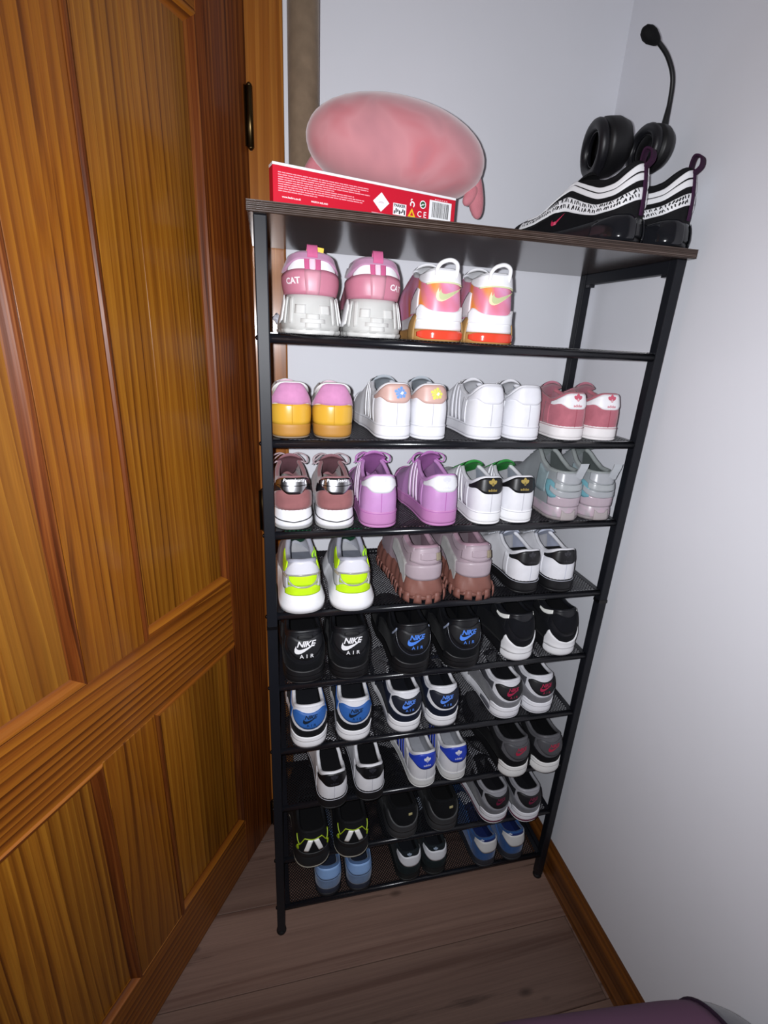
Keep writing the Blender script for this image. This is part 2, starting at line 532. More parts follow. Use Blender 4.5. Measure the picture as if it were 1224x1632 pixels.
for zc, hh in ((1.945, .05), (1.117, .053), (0.06, .05)):
    h = tube('hinge', [(0.004, 0.0075, zc - hh), (0.004, 0.0075, zc + hh)], 0.0065, hinge_m, door, n=12)
    box('hinge_leaf', (0.003, -.006, zc - hh), (0.012, 0.0025, zc + hh), hinge_m, h)
    for e in (-1, 1):
        tube('hinge_tip', [(0.004, 0.0075, zc + e * hh), (0.004, 0.0075, zc + e * (hh + .003)), (0.004, 0.0075, zc + e * (hh + .006))], [.0065, .005, .002], hinge_m, h, n=10)

# ---------------------------------------------------------------- the shoe rack
RW, RD, PWD = 0.80, 0.312, 0.021
PITCH, Z9 = 0.18001, 0.0973
def tz(k):
    return Z9 + (9 - k) * PITCH
SURF = 0.0100                 # the mesh stands this much above the bar's axis
steel = M('17181d', 'paint', 0.24)
steel_post = M('14161c', 'paint', 0.46)
steel_post.node_tree.nodes['Principled BSDF'].inputs['Specular IOR Level'].default_value = 0.3
rack = tag(empty('shoe_rack', (RW / 2, RD / 2, 0)), 'tall black metal shoe rack with mesh shelves and dark wooden top', 'shoe rack')
off = np.array([RW / 2, RD / 2, 0])
def rk(o):
    o.parent = rack
    o.location = Vector(o.location) - Vector(off)
    return o
board_m = wood('rack_top_wood', '4a3a33', '35271f', '1c1512', axis='x', scale=60, rough=0.22, coat=0.35)
rk(box('top_board', (-0.009, -0.011, 1.7175), (0.8075, 0.328, 1.7335), board_m, None, bev=0.001, seg=1))
rk(box('edge_band', (-0.0092, -0.0124, 1.7178), (0.8077, -0.0111, 1.7332), board_m))
ridges = []
for i in range(6):
    zz = 1.7190 + i * 0.0026
    ridges.append(((-0.0092, -0.0130, zz), (0.8077, -0.0122, zz + .0008 + .0006 * (i % 2))))
v, f = boxes_geo(ridges)
rk(tag(mesh_obj('edge_grain', v, f, wood('rack_edge_wood', '83746d', '5a4b44', '2a211e', axis='x', scale=200, rough=0.5, coat=0.1), None, smooth=False)))
for (x0, y0) in ((0, 0), (RW - PWD, 0), (0, RD - PWD), (RW - PWD, RD - PWD)):
    p = rk(box('post', (x0, y0, 0.012), (x0 + PWD, y0 + PWD, 1.7178), steel_post, None, bev=0.002))
    v, f = lathe_geo([(.008, 0), (.0125, 0), (.0135, .003), (.0125, .009), (.006, .012), (.006, .016)], 16)
    o = mesh_obj('levelling_foot', v + np.array([x0 + PWD / 2, y0 + PWD / 2, 0]), f, M('0c0c0e', 'rubber')); rk(o)
    # sleeve where the two halves of the post meet
    for zj in (0.577, 1.133) if False else (0.975,):
        rk(box('post_joint', (x0 - .0006, y0 - .0006, zj - .004), (x0 + PWD + .0006, y0 + PWD + .0006, zj + .004), M('0a0a0c', 'paint', .3)))
for sx in (0.0025, RW - PWD + .0025):
    rk(box('side_rail', (sx, PWD - .001, 1.694), (sx + .016, RD - PWD + .001, 1.7178), steel_post, None, bev=0.0015))
    for yy in (PWD, RD - PWD - .018):
        rk(box('rail_bracket', (sx + .001, yy, 1.688), (sx + .015, yy + .018, 1.695), steel))
    rk(box('floor_rail', (sx + .002, PWD - .001, tz(9) - .008), (sx + .014, RD - PWD + .001, tz(9) + .006), steel_post, None, bev=.0015))
# bars: one mesh shared by all
bar_v, bar_f = tube_geo([(PWD - .001, 0, 0), (RW - PWD + .001, 0, 0)], 0.0076, n=16)
bar_me = None
wire_me = None
def wires():
    X0, X1, Y0, Y1 = 0.029, RW - 0.029, 0.010, RD - 0.010
    gs = []
    pitch, r = 0.0080, 0.00062
    for sgn in (1, -1):
        c = -(Y1 - Y0)
        while c < (X1 - X0):
            # x = X0 + c + t, y = Y0 + t (or mirrored)
            t0 = max(0, -c); t1 = min(Y1 - Y0, X1 - X0 - c)
            if t1 - t0 > .003:
                a = np.array([X0 + c + t0, (Y0 + t0) if sgn > 0 else (Y1 - t0), 0])
                b = np.array([X0 + c + t1, (Y0 + t1) if sgn > 0 else (Y1 - t1), 0])
                d = (b - a) / np.linalg.norm(b - a); q = np.array([-d[1], d[0], 0]) * r
                u = np.array([0, 0, r * 0.9])
                V = [a - q - u, a + q - u, a + q + u, a - q + u, b - q - u, b + q - u, b + q + u, b - q + u]
                gs.append((np.array(V), [(0, 1, 5, 4), (1, 2, 6, 5), (2, 3, 7, 6), (3, 0, 4, 7)]))
            c += pitch
    return join_geo(gs)
wv, wf = wires()
ed_v, ed_f = boxes_geo([((-.006, .008, -.001), (.006, RD - .008, .0008))])
scr_v, scr_f = lathe_geo([(.0042, 0), (.0042, .001), (.003, .0024), (.001, .003)], 12)
for k in range(1, 10):
    for yy in (0.0085, RD - .0085):
        if bar_me is None:
            o = mesh_obj('crossbar', bar_v, bar_f, steel); bar_me = o.data
        else:
            o = link(bpy.data.objects.new('crossbar', bar_me))
        o.location = (0, yy, tz(k)); rk(o)
    if wire_me is None:
        o = mesh_obj('mesh_shelf', wv, wf, M('1c1c20', 'paint', .3), None, smooth=False); wire_me = o.data
        ea = mesh_obj('mesh_edge', ed_v, ed_f, steel, None, smooth=False); edge_me = ea.data
    else:
        o = link(bpy.data.objects.new('mesh_shelf', wire_me)); ea = link(bpy.data.objects.new('mesh_edge', edge_me))
    o['kind'] = 'stuff'
    o.location = (0, 0, tz(k) + SURF - .0009); rk(o)
    eb = link(bpy.data.objects.new('mesh_edge', edge_me))
    for e, ex in ((ea, .028), (eb, RW - .028)):
        e.location = (ex, 0, tz(k) + SURF - .0009); rk(e)
    for sx, rot in ((0.0, -math.pi / 2), (RW, math.pi / 2)):
        s = mesh_obj('screw', scr_v, scr_f, M('2c2c30', 'metal', .3))
        s.rotation_euler = (0, rot, 0); s.location = (sx, PWD / 2, tz(k)); rk(s)

# ---------------------------------------------------------------- things on the rack top
TOPZ = 1.7335
# slim red game box, turned a little
bx_ang = math.radians(13.0)
gb = tag(empty('game_box', (0.031, -0.006, TOPZ), bx_ang), 'slim red board game box with white print and barcode standing upright', 'game box')
BL, BH, BD = 0.327, 0.0535, 0.022
red = M('c8102c', 'print'); white = M('f0f0f2', 'print'); pinkw = M('e8a3ae', 'print'); black = M('141414', 'print'); yell = M('e8c020', 'print')
box('box_body', (0, 0, 0), (BL, BD, BH - .0035), red, gb, bev=.0006, seg=1)
box('box_rim', (-.0002, -.0002, BH - .0036), (BL + .0002, BD + .0002, BH), white, gb, bev=.0004, seg=1)
def flat(name, g, mat, parent, y=-.0004):
    V, F = g
    return mesh_obj(name, [(a, y, b) for a, b in V], F, mat, parent, smooth=False)
def rect(x0, z0, x1, z1):
    return np.array([(x0, z0), (x1, z0), (x1, z1), (x0, z1)]), [(0, 1, 2, 3)]
lines = []
for i in range(9):
    zz = 0.0405 - i * 0.0030
    end = [.158, .157, .142, .160, .098, .132, .150, .147, .07][i]
    x = .008
    while x < end:
        w = random.uniform(.004, .011)
        lines.append(rect(x, zz, min(x + w, end), zz + .0013)); x += w + .0009
flat('fine_print', join2d(lines), pinkw, gb)
flat('web_address', join2d([place2d(text2d('www.hasbro.co.uk', 0, .02), .0285, .0098, .0027), place2d(text2d('MADE IN IRELAND', 0, .02), .074, .0098, .0023)]), white, gb)
flat('diamond_mark', (np.array([(.181, .0125), (.196, .0265), (.181, .0405), (.166, .0265)]), [(0, 1, 2, 3)]), white, gb)
flat('diamond_print', join2d([rect(.176, .0252, .186, .0258), rect(.177, .0266, .185, .0271)]), M('b89aa0', 'print'), gb, -.0007)
flat('diamond_caption', rect(.164, .0092, .198, .0104), pinkw, gb)
flat('maker_panel', rect(.2035, .0120, .2285, .0290), white, gb)
flat('maker_name', join2d([place2d(text2d('PARKER', 0, .03), .216, .0258, .0042)] + [rect(.205 + i * .0032, .0135 + (i % 3) * .0016, .2072 + i * .0032, .018 + (i * 7 % 4) * .0012) for i in range(7)]), black, gb, -.0007)
flat('warning_triangle', (np.array([(.232, .0128), (.247, .0128), (.2395, .0258)]), [(0, 1, 2)]), yell, gb)
flat('triangle_print', (np.array([(.2362, .0145), (.2428, .0145), (.2395, .0208)]), [(0, 1, 2)]), red, gb, -.0007)
flat('ce_mark', join2d([place2d(text2d('C E', 0, .01), .2595, .0192, .0086)]), white, gb)
def ring2d(cx, cz, r0, r1, a0=0, a1=360, n=20):
    a = np.radians(np.linspace(a0, a1, n + 1))
    V = np.vstack([np.column_stack([cx + r0 * np.cos(a), cz + r0 * np.sin(a)]), np.column_stack([cx + r1 * np.cos(a), cz + r1 * np.sin(a)])])
    return V, [(i, i + 1, n + 2 + i, n + 1 + i) for i in range(n)]
flat('hand_mark', join2d([ring2d(.240, .0315, .0025, .0047, -60, 220), ring2d(.2385, .0375, .0008, .0022, 40, 260)]), white, gb)
flat('recycling_mark', join2d([ring2d(.2605, .0340, 0, .0062)]), white, gb)
flat('recycling_arrows', join2d([ring2d(.2605, .0340, .0014, .0046, 20, 190), ring2d(.2605, .0340, .0014, .0046, 215, 370)]), M('285a30', 'print'), gb, -.0007)
flat('barcode_panel', rect(.2735, .0145, .3185, .0435), white, gb)
bars = []; x = .279
while x < .313:
    w = random.choice((.0005, .0008, .0012)); bars.append(rect(x, .0180, x + w, .0410)); x += w + random.choice((.0006, .0009, .0011))
flat('barcode', join2d(bars), black, gb, -.0007)
flat('price_code', join2d([rect(.284 + i * .0045, .0444, .2868 + i * .0045, .0460) for i in range(6)]), pinkw, gb)

# cardboard tube standing at the back
tb = tag(empty('cardboard_tube', (0.0975, 0.275, TOPZ)), 'tall brown cardboard tube standing on the rack top behind the pink toy', 'tube')
v, f = lathe_geo([(.0262, 0), (.0295, 0), (.0295, .70), (.0262, .70)], 40)
mesh_obj('tube_wall', v, f, M('7d6b58', 'suede', .8), tb)
v, f = lathe_geo([(.020, .694), (.0262, .694), (.0262, .7015), (.024, .7015)], 32)
mesh_obj('end_cap', v, f, M('d8d4cc', 'rubber'), tb)

# pink plush toy, oval body with four stubby flippers
pl = tag(empty('plush_toy', (0.262, 0.165, TOPZ)), 'pink oval plush toy with stubby flippers behind the red box', 'plush toy')
pink_pl = ramp_noise('plush_pink', [(0.32, 'bd8289'), (0.46, 'cd8c92'), (0.56, 'c87b82'), (0.68, 'b5767f')], scale=9, rough=0.95, distort=0.6)
pink_pl.node_tree.nodes['Principled BSDF'].inputs['Sheen Weight'].default_value = 0.6
pink_pl.node_tree.nodes['Principled BSDF'].inputs['Specular IOR Level'].default_value = 0.1
def superell(name, c, r, mat, parent, rot=(0, 0, 0), n=40, m=24, ex=2.2, dent=None):
    V, F = [], []
    R = (Matrix.Rotation(rot[2], 3, 'Z') @ Matrix.Rotation(rot[1], 3, 'Y') @ Matrix.Rotation(rot[0], 3, 'X'))
    sg = lambda t: math.copysign(abs(t) ** (2 / ex), t)
    for i in range(m + 1):
        ph = -math.pi / 2 + math.pi * i / m
        for k in range(n):
            th = 2 * math.pi * k / n
            p = np.array([r[0] * sg(math.cos(ph)) * sg(math.cos(th)), r[1] * sg(math.cos(ph)) * sg(math.sin(th)), r[2] * sg(math.sin(ph))])
            if dent:
                p = dent(p)
            p = np.array(R @ Vector(p)) + np.array(c)
            V.append(p)
    for i in range(m):
        for k in range(n):
            F.append((i * n + k, i * n + (k + 1) % n, (i + 1) * n + (k + 1) % n, (i + 1) * n + k))
    return mesh_obj(name, V, F, mat, parent)
superell('body', (0.000, 0.0, 0.138), (0.169, 0.100, 0.078), pink_pl, pl, rot=(0, math.radians(4), 0), ex=2.08)
fm = M('c97f88', 'plush')
superell('flipper', (0.158, -.005, 0.090), (0.016, 0.012, 0.046), fm, pl, rot=(0.0, math.radians(-14), 0), n=20, m=14)
superell('flipper', (0.146, -.012, 0.082), (0.011, 0.010, 0.020), fm, pl, rot=(0.0, math.radians(30), 0), n=20, m=14)
superell('flipper', (-0.150, .03, 0.098), (0.020, 0.016, 0.042), fm, pl, rot=(0.0, math.radians(28), 0), n=20, m=14)
superell('foot', (-0.075, 0.0, 0.042), (0.035, 0.04, 0.043), fm, pl, n=20, m=14)
superell('foot', (0.075, 0.0, 0.042), (0.035, 0.04, 0.043), fm, pl, n=20, m=14)

# headset, upside down, boom pointing up
hs = tag(empty('headset', (0.735, 0.155, TOPZ)), 'black over-ear headset with its microphone boom pointing up behind the shoes', 'headset')
hb = M('0b0b0e', 'rubber', .5); hb2 = M('131318', 'leather', .45)
def cup(c, nrm, r, name='ear_cup', depth=.034):
    # thick round cup whose open side looks along nrm
    nrm = Vector(nrm).normalized()
    q = Vector((0, 0, 1)).rotation_difference(nrm).to_matrix()
    prof = [(.001, -depth), (r[0] * .55, -depth), (r[0] * .8, -depth * .85), (r[0] * .97, -depth * .5), (r[0], -depth * .2), (r[0], -.001)]
    v, f = lathe_geo(prof, 32)
    v[:, 1] *= r[1] / r[0]
    V = [np.array(q @ Vector(p)) + np.array(c) for p in v]
    o = mesh_obj(name, V, f, hb, hs)
    a = np.linspace(0, 2 * math.pi, 33)[:-1]
    ring = np.column_stack([r[0] * .80 * np.cos(a), r[1] * .80 * np.sin(a), np.full(32, .009)])
    gv, gf = tube_geo(ring, r[0] * .22, n=12, closed=True)
    mesh_obj('ear_cushion', [np.array(q @ Vector(p)) + np.array(c) for p in gv], gf, hb2, o)
    ring = np.column_stack([r[0] * .57 * np.cos(a), r[1] * .57 * np.sin(a), np.full(32, .010)])
    gv, gf = tube_geo(ring, .0012, n=6, closed=True)
    mesh_obj('cushion_seam', [np.array(q @ Vector(p)) + np.array(c) for p in gv], gf, M('17171b', 'leather', .3), o)
    return o
HS = np.array([0.735, 0.155, TOPZ])
def at_y(px, py, Y):
    """point on the upright plane y = Y that the photograph shows at a pixel"""
    eye = Vector((0.01398, -0.88145, 1.55016))
    rot = Matrix.Rotation(-0.224703, 3, 'Z') @ Matrix.Rotation(-0.051688, 3, 'Y') @ Matrix.Rotation(1.224542, 3, 'X')
    d = rot @ Vector(((px - 612) / 775.204, -(py - 816) / 775.204, -1.0))
    return np.array(eye + d * ((Y - eye.y) / d.y)) - HS
c1 = at_y(955, 238, .150); c2 = at_y(1032, 239, .125)
cup(c1, (-0.93, 0.22, -0.16), (.048, .060), depth=.052)
cup(c2, (-0.97, 0.05, -0.05), (.041, .050), depth=.034)
cups = [c1 + np.array([.040, .012, -.02]), c2 + np.array([.026, .008, -.02])]
bz = .012 - c1[2]
band = curve_pts([cups[0] + [.004, 0, 0], cups[0] + [-.010, .06, -.02], (cups[0] * [1, 0, 0]) + [.002, .135, .08], (cups[0] + cups[1]) / 2 * [1, 0, 0] + [0, .155, .0115], (cups[1] * [1, 0, 0]) + [-.012, .135, .08], cups[1] + [-.006, .06, -.02], cups[1] + [.0, 0, 0]], 34)
tube('headband', band, .010, hb, hs, n=10, flat=.5)
boom = curve_pts([at_y(1052, 235, .120), at_y(1059, 200, .118), at_y(1068, 160, .115), at_y(1072, 122, .11), at_y(1064, 90, .105), at_y(1050, 68, .10), at_y(1043, 62, .098)], 40)
tube('boom', boom, np.interp(np.linspace(0, 1, 41), [0, .12, .3, 1], [.0095, .0075, .0046, .0036]), hb, hs, n=10)
tip = boom[-1]
dv = at_y(1030, 50, .098) - at_y(1050, 68, .10); dv /= np.linalg.norm(dv)
tube('microphone', [tip - dv * .010, tip - dv * .006, tip, tip + dv * .008, tip + dv * .018, tip + dv * .026, tip + dv * .030], [.0050, .0075, .0095, .0118, .0118, .0085, .003], M('0a0a0c', 'mesh'), hs, n=14)

# crumpled silver tag on the door frame, seen between post and shoe
tg = superell('foil_tag', (0.041, WY - AR - .003, 1.576), (.011, .005, .011), M('c9c9d2', 'patent'), None, n=14, m=8, ex=1.4)
for vv in tg.data.vertices:
    vv.co.x += random.uniform(-.002, .002); vv.co.z += random.uniform(-.002, .002)
tag(tg, 'small crumpled silver tag stuck to the pine door frame', 'tag')

# padded purple seat at the camera's feet
st = tag(empty('padded_seat', (0.415, -0.975, 0), math.radians(-6)), 'purple padded seat with grey end and dark piping beside the white wall', 'seat')
purple = ramp_noise('seat_fabric', [(0.3, '503349'), (0.5, '573850'), (0.7, '5d3c54')], scale=3.0, rough=0.9, distort=.3)
SX0, SX1, SCUT = -.375, .385, .255
def seat_geo(x0, x1, m):
    cx, rx = (SX0 + SX1) / 2, (SX1 - SX0) / 2
    xs = cx + rx * np.sin(np.linspace(math.asin(np.clip((x0 - cx) / rx, -1, 1)), math.asin(np.clip((x1 - cx) / rx, -1, 1)), m))
    a_ = np.linspace(0, 2 * math.pi, 65)[:-1]
    f_ = lambda t: np.sign(t) * np.abs(t) ** (2 / 3.6)
    V, F = [], []
    for x_ in xs:
        k_ = max(1e-4, 1 - abs((x_ - cx) / rx) ** (9.0 if x_ > cx else 3.6)) ** (1 / 3.6)
        V += [(x_, .52 * k_ * q, .33 + .24 * k_ * w) for q, w in zip(f_(np.cos(a_)), f_(np.sin(a_)))]
    for i in range(m - 1):
        F += [(i * 64 + k, (i + 1) * 64 + k, (i + 1) * 64 + (k + 1) % 64, i * 64 + (k + 1) % 64) for k in range(64)]
    F += [tuple(range(64)), tuple((m - 1) * 64 + k for k in range(63, -1, -1))]
    return V, F
mesh_obj('seat_cushion', *seat_geo(SX0, SCUT, 36), purple, st)
mesh_obj('end_cushion', *seat_geo(SCUT, SX1, 16), M('6a6a70', 'suede'), st)
KC = (1 - abs((SCUT - (SX0 + SX1) / 2) / ((SX1 - SX0) / 2)) ** 9.0) ** (1 / 3.6)
ang = np.linspace(-.3, math.pi + .3, 60)
sg = lambda t: np.sign(t) * np.abs(t) ** (2 / 3.6)
tube('piping', np.column_stack([np.full(60, SCUT), .52 * KC * sg(np.cos(ang)), .33 + .24 * KC * sg(np.sin(ang))]), .004, M('2a1a2c', 'suede'), st, n=8)
for ax in (-.25, .30):
    for ay in (-.38, .38):
        tube('leg', [(ax, ay, 0), (ax, ay, .14)], [.018, .024], M('1c1512', 'paint'), st, n=12)

# ---------------------------------------------------------------- shoe kit
def gsmooth(y, k):
    n = len(y)
    ker = np.exp(-0.5 * (np.arange(-3 * k, 3 * k + 1) / k) ** 2); ker /= ker.sum()
    pad = 3 * k
    return ker, pad

def even_table(tab, A, n=400, k=7, odd=False):
    """smooth function of |a| in 0..A from a table; mirrored at both ends (odd: antisymmetric at 0)"""
    x = np.linspace(0, A, n)
    y = np.interp(x, [t[0] for t in tab], [t[1] for t in tab])
    ker, pad = gsmooth(y, k)
    left = y[1:pad + 1][::-1]
    left = -left if odd else left
    right = y[-pad - 1:-1][::-1]
    right = (2 * y[-1] - right) if odd == 'end' else right
    ye = np.convolve(np.concatenate([left, y, right]), ker, 'valid')
    return x, ye

CURV = .005
class Shoe:
    G0 = dict(L=.280, wh=.0345, wb=.041, nh=2.4, hh=.098, hs=.080, he=.098, hv=.068, ht=.118, sh=.030, sm=.027, sf=.024, fl=.002, bh=.003,
              lean=.008, spring=.008, ow=.030, collar=.0045, sole_prof=None)

    def __init__(s, root, G, mir=1):
        s.root = root
        g = dict(Shoe.G0); g.update(G); s.g = g; s.mir = mir
        L, wh, wb = g['L'], g['wh'], g['wb']
        ry = wh * 1.05; yb = .66 * L
        ph = np.linspace(0, math.pi / 2, 120)
        hx = wh * np.sin(ph) ** (2 / g['nh']); hy = ry * (1 - np.cos(ph) ** (2 / g['nh']))
        t = np.linspace(0, 1, 120)[1:-1]
        w = wh + (wb - wh) * (t * t * (3 - 2 * t)) - .0035 * np.sin(math.pi * t) ** 2 * (t < .75)
        mx, my = w, ry + (yb - ry) * t
        tx = wb * np.cos(ph) ** (2 / 2.15); ty = yb + (L - yb) * np.sin(ph) ** (2 / 2.15)
        X = np.concatenate([hx, mx, tx]); Y = np.concatenate([hy, my, ty])
        d = np.concatenate([[0], np.cumsum(np.hypot(np.diff(X), np.diff(Y)))])
        s.A = d[-1]
        s.fx = np.linspace(0, s.A, 600); s.bx = np.interp(s.fx, d, X); s.by = np.interp(s.fx, d, Y)
        s.bx[0] = 0; s.bx[-1] = 0
        k = L / .27; A = s.A; ow = g['ow']
        hh, hs, he, hv = g['hh'], g['hs'], g['he'], g['hv']
        ln = g['lean']
        T = [(0, 0, ln, hh), (.05, ow * .62, ln + .003, hh), (.10, ow * .93, ln + .014, hh - (hh - hs) * .35), (.17, ow * 1.03, .040, hs + (hh - hs) * .15),
             (.25, ow * 1.05, .062, hs), (.35, ow * .98, .088 * k, hs + (he - hs) * .35), (.43, ow * .80, .110 * k, he - .004), (.48, ow * .62, .122 * k, he),
             (.60, .0155, .150 * k, he + (hv - he) * .42), (.70, .0125, .178 * k, hv + .004), (.77, .008, .192 * k, hv), (.85, .003, .198 * k, hv - .001), (1, 0, .2 * k, hv - .002)]
        f = [q[0] * A for q in T]
        s.tx = even_table(list(zip(f, [q[1] for q in T])), A, odd=True, k=6)
        s.ty = even_table(list(zip(f, [q[2] for q in T])), A, k=6)
        s.tzz = even_table(list(zip(f, [q[3] for q in T])), A, k=6)
        s.zs = even_table([(0, g['sh']), (.25 * A, g['sh']), (.5 * A, g['sm']), (.8 * A, g['sf']), (A, g['sf'] + g['spring'] * .6)], A, k=10)
        s.zb = even_table([(0, 0), (.72 * A, 0), (.9 * A, g['spring'] * .5), (A, g['spring'])], A, k=8)

    def base(s, a):
        b = np.abs(a)
        x = np.interp(b, s.fx, s.bx) * np.sign(a); y = np.interp(b, s.fx, s.by)
        cx = s.mir * CURV * (np.clip(y / s.g['L'], 0, 1)) ** 2
        return x + cx, y

    def bnorm(s, a):
        e = 1e-3
        x0, y0 = s.base(a - e); x1, y1 = s.base(a + e)
        near = np.abs(a) > s.A - 2e-3
        tx_, ty_ = x1 - x0, y1 - y0
        l = np.hypot(tx_, ty_) + 1e-12
        nx, ny = ty_ / l, -tx_ / l
        nx = np.where(near, 0.0, nx); ny = np.where(near, 1.0, ny)
        return nx, ny

    def P(s, a, v):
        a = np.asarray(a, float); v = np.asarray(v, float); b = np.abs(a); f = b / s.A
        bx, by = s.base(a)
        cx = s.mir * CURV
        zb = np.interp(b, *s.zs) - .004
        tx = np.interp(b, *s.tx) * np.sign(a); ty = np.interp(b, *s.ty); tz_ = np.interp(b, *s.tzz)
        tx = tx + cx * (np.clip(ty / s.g['L'], 0, 1)) ** 2
        g = np.clip((f - .12) / .38, 0, 1); g = g * g * (3 - 2 * g)
        toe = np.clip((f - .6) / .3, 0, 1)
        h = (1 - g) * v + g * (1 - np.cos(v * math.pi / 2)) ** (1.0 + .25 * toe)
        zz = (1 - g) * v + g * np.sin(v * math.pi / 2) ** (1.0 - .2 * toe)
        nx, ny = s.bnorm(a)
        bul = s.g['bh'] * np.sin(math.pi * np.clip(v, 0, 1)) * (1 - g)
        x = bx + (tx - bx) * h + nx * bul
        y = by + (ty - by) * h + ny * bul
        z = zb + (tz_ - zb) * zz
        return np.stack([x, y, z], -1)

    def S(s, a, v, off=0.0):
        a, v = np.broadcast_arrays(np.asarray(a, float), np.asarray(v, float))
        p = s.P(a, v)
        if np.all(np.asarray(off) == 0):
            return p
        e = 8e-4
        aa = np.clip(a, -s.A + 2 * e, s.A - 2 * e)
        da = s.P(aa + e, v) - s.P(aa - e, v)
        vv = np.clip(v, .02, .98)
        dv = s.P(aa, vv + .01) - s.P(aa, vv - .01)
        n = np.cross(da, dv); n /= np.linalg.norm(n, axis=-1, keepdims=True) + 1e-12
        return p + n * np.asarray(off)[..., None] if np.ndim(off) else p + n * off

    def SS(s, a, v, off=0.0):
        """the sole's side wall: v 0 bottom .. 1 top"""
        a, v = np.broadcast_arrays(np.asarray(a, float), np.asarray(v, float))
        b = np.abs(a)
        x, y = s.base(a); nx, ny = s.bnorm(a)
        pr = s.prof
        o = np.interp(v, [q[0] for q in pr], [q[1] for q in pr]) + off
        z0 = np.interp(b, *s.zb); z1 = np.interp(b, *s.zs)
        return np.stack([x + nx * o, y + ny * o, z0 + (z1 - z0) * v], -1)

    # -- parts
    def upper(s, mat, name='upper'):
        na, nv = 81, 13
        a = np.linspace(-s.A, s.A, na); v = np.linspace(0, 1, nv)
        aa, vv = np.meshgrid(a, v, indexing='ij')
        V = s.P(aa, vv).reshape(-1, 3)
        F = [(i * nv + j, (i + 1) * nv + j, (i + 1) * nv + j + 1, i * nv + j + 1) for i in range(na - 1) for j in range(nv - 1)]
        return mesh_obj(name, V, F, mat, s.root)

    def sole(s, name, mat, v0=0.0, v1=1.0, grow=0.0, prof=None, rings=8, wave=None):
        pr = s.prof
        na = 88
        a = np.linspace(-s.A, s.A, na + 1)[:-1]
        vs = np.linspace(v0, v1, rings)
        rows = []
        for k, v in enumerate(vs):
            edge = -.0012 if k in (0, rings - 1) else 0.0
            o = grow + edge
            if wave is not None:
                o = o + wave(a, v)
            rows.append(s.SS(a, np.full(na, v), o))
        V = np.vstack(rows)
        F = [(k * na + i, k * na + (i + 1) % na, (k + 1) * na + (i + 1) % na, (k + 1) * na + i) for k in range(rings - 1) for i in range(na)]
        # caps as fans towards the centre line
        nb = len(V)
        cen0 = rows[0].copy(); cen0[:, 0] = s.mir * CURV * (np.clip(cen0[:, 1] / s.g['L'], 0, 1)) ** 2
        cen1 = rows[-1].copy(); cen1[:, 0] = cen0[:, 0]
        V = np.vstack([V, cen0, cen1])
        last = (rings - 1) * na
        for i in range(na):
            j = (i + 1) % na
            F.append((i, nb + i, nb + j, j))
            F.append((last + i, last + j, nb + na + j, nb + na + i))
        return mesh_obj(name, V, F, mat, s.root)

    def grid(s, name, aa, vv, off, mat, parent=None, fn=None, thick=.0022):
        """a raised piece: outer sheet with a skirt back to the surface"""
        fn = fn or s.S
        na, nv = aa.shape
        P1 = fn(aa, vv, off).reshape(-1, 3)
        F = [(i * nv + j, (i + 1) * nv + j, (i + 1) * nv + j + 1, i * nv + j + 1) for i in range(na - 1) for j in range(nv - 1)]
        ring = [(i, 0) for i in range(na)] + [(na - 1, j) for j in range(1, nv)] + [(i, nv - 1) for i in range(na - 2, -1, -1)] + [(0, j) for j in range(nv - 2, 0, -1)]
        ids = [i * nv + j for i, j in ring]
        ra = np.array([aa[i, j] for i, j in ring]); rv = np.array([vv[i, j] for i, j in ring])
        P0 = fn(ra, rv, off - thick)
        n0 = len(P1); m = len(ring)
        F += [(ids[k], n0 + k, n0 + (k + 1) % m, ids[(k + 1) % m]) for k in range(m)]
        return mesh_obj(name, np.vstack([P1, P0]), F, mat, parent or s.root)

    def panel(s, name, tab, mat, off=.0015, sides=(-1, 1), parent=None, fn=None, nv=7, n=None, thick=.0022, sm=2):
        """tab rows (a, lo, hi) in metres from the heel's centre; from 0: one piece round the heel, else one per side"""
        ta = [t[0] for t in tab]
        step = .0025
        def lohi(x):
            b = np.abs(x)
            return np.interp(b, ta, [t[1] for t in tab]), np.interp(b, ta, [t[2] for t in tab])
        out = []
        if ta[0] == 0:
            spans = [(-ta[-1], ta[-1])]
        else:
            spans = [(ta[0], ta[-1]) if q > 0 else (-ta[-1], -ta[0]) for q in sides]
        for x0, x1 in spans:
            n_ = n or max(8, int((x1 - x0) / step))
            a = np.linspace(x0, x1, n_)
            lo, hi = lohi(a)
            if sm:
                ker = np.ones(2 * sm + 1) / (2 * sm + 1)
                lo = np.convolve(np.pad(lo, sm, 'edge'), ker, 'valid'); hi = np.convolve(np.pad(hi, sm, 'edge'), ker, 'valid')
            t = np.linspace(0, 1, nv)
            vv = lo[:, None] + (hi - lo)[:, None] * t[None, :]
            aa = np.repeat(a[:, None], nv, 1)
            out.append(s.grid(name, aa, vv, off, mat, parent, fn, thick))
        return out

    def quad(s, name, c, mat, off=.0012, fn=None, na=5, nv=7, sides=(1,), parent=None):
        """four corners (a, v): bottom rear, bottom front, top front, top rear"""
        out = []
        for q in sides:
            u, w = np.meshgrid(np.linspace(0, 1, na), np.linspace(0, 1, nv), indexing='ij')
            lo = np.array(c[0])[None, None] * (1 - u)[..., None] + np.array(c[1])[None, None] * u[..., None]
            hi = np.array(c[3])[None, None] * (1 - u)[..., None] + np.array(c[2])[None, None] * u[..., None]
            pt = lo * (1 - w)[..., None] + hi * w[..., None]
            aa, vv = pt[..., 0] * q, pt[..., 1]
            if q < 0:
                aa, vv = aa[::-1], vv[::-1]
            out.append(s.grid(name, aa, vv, off, mat, parent, fn))
        return out

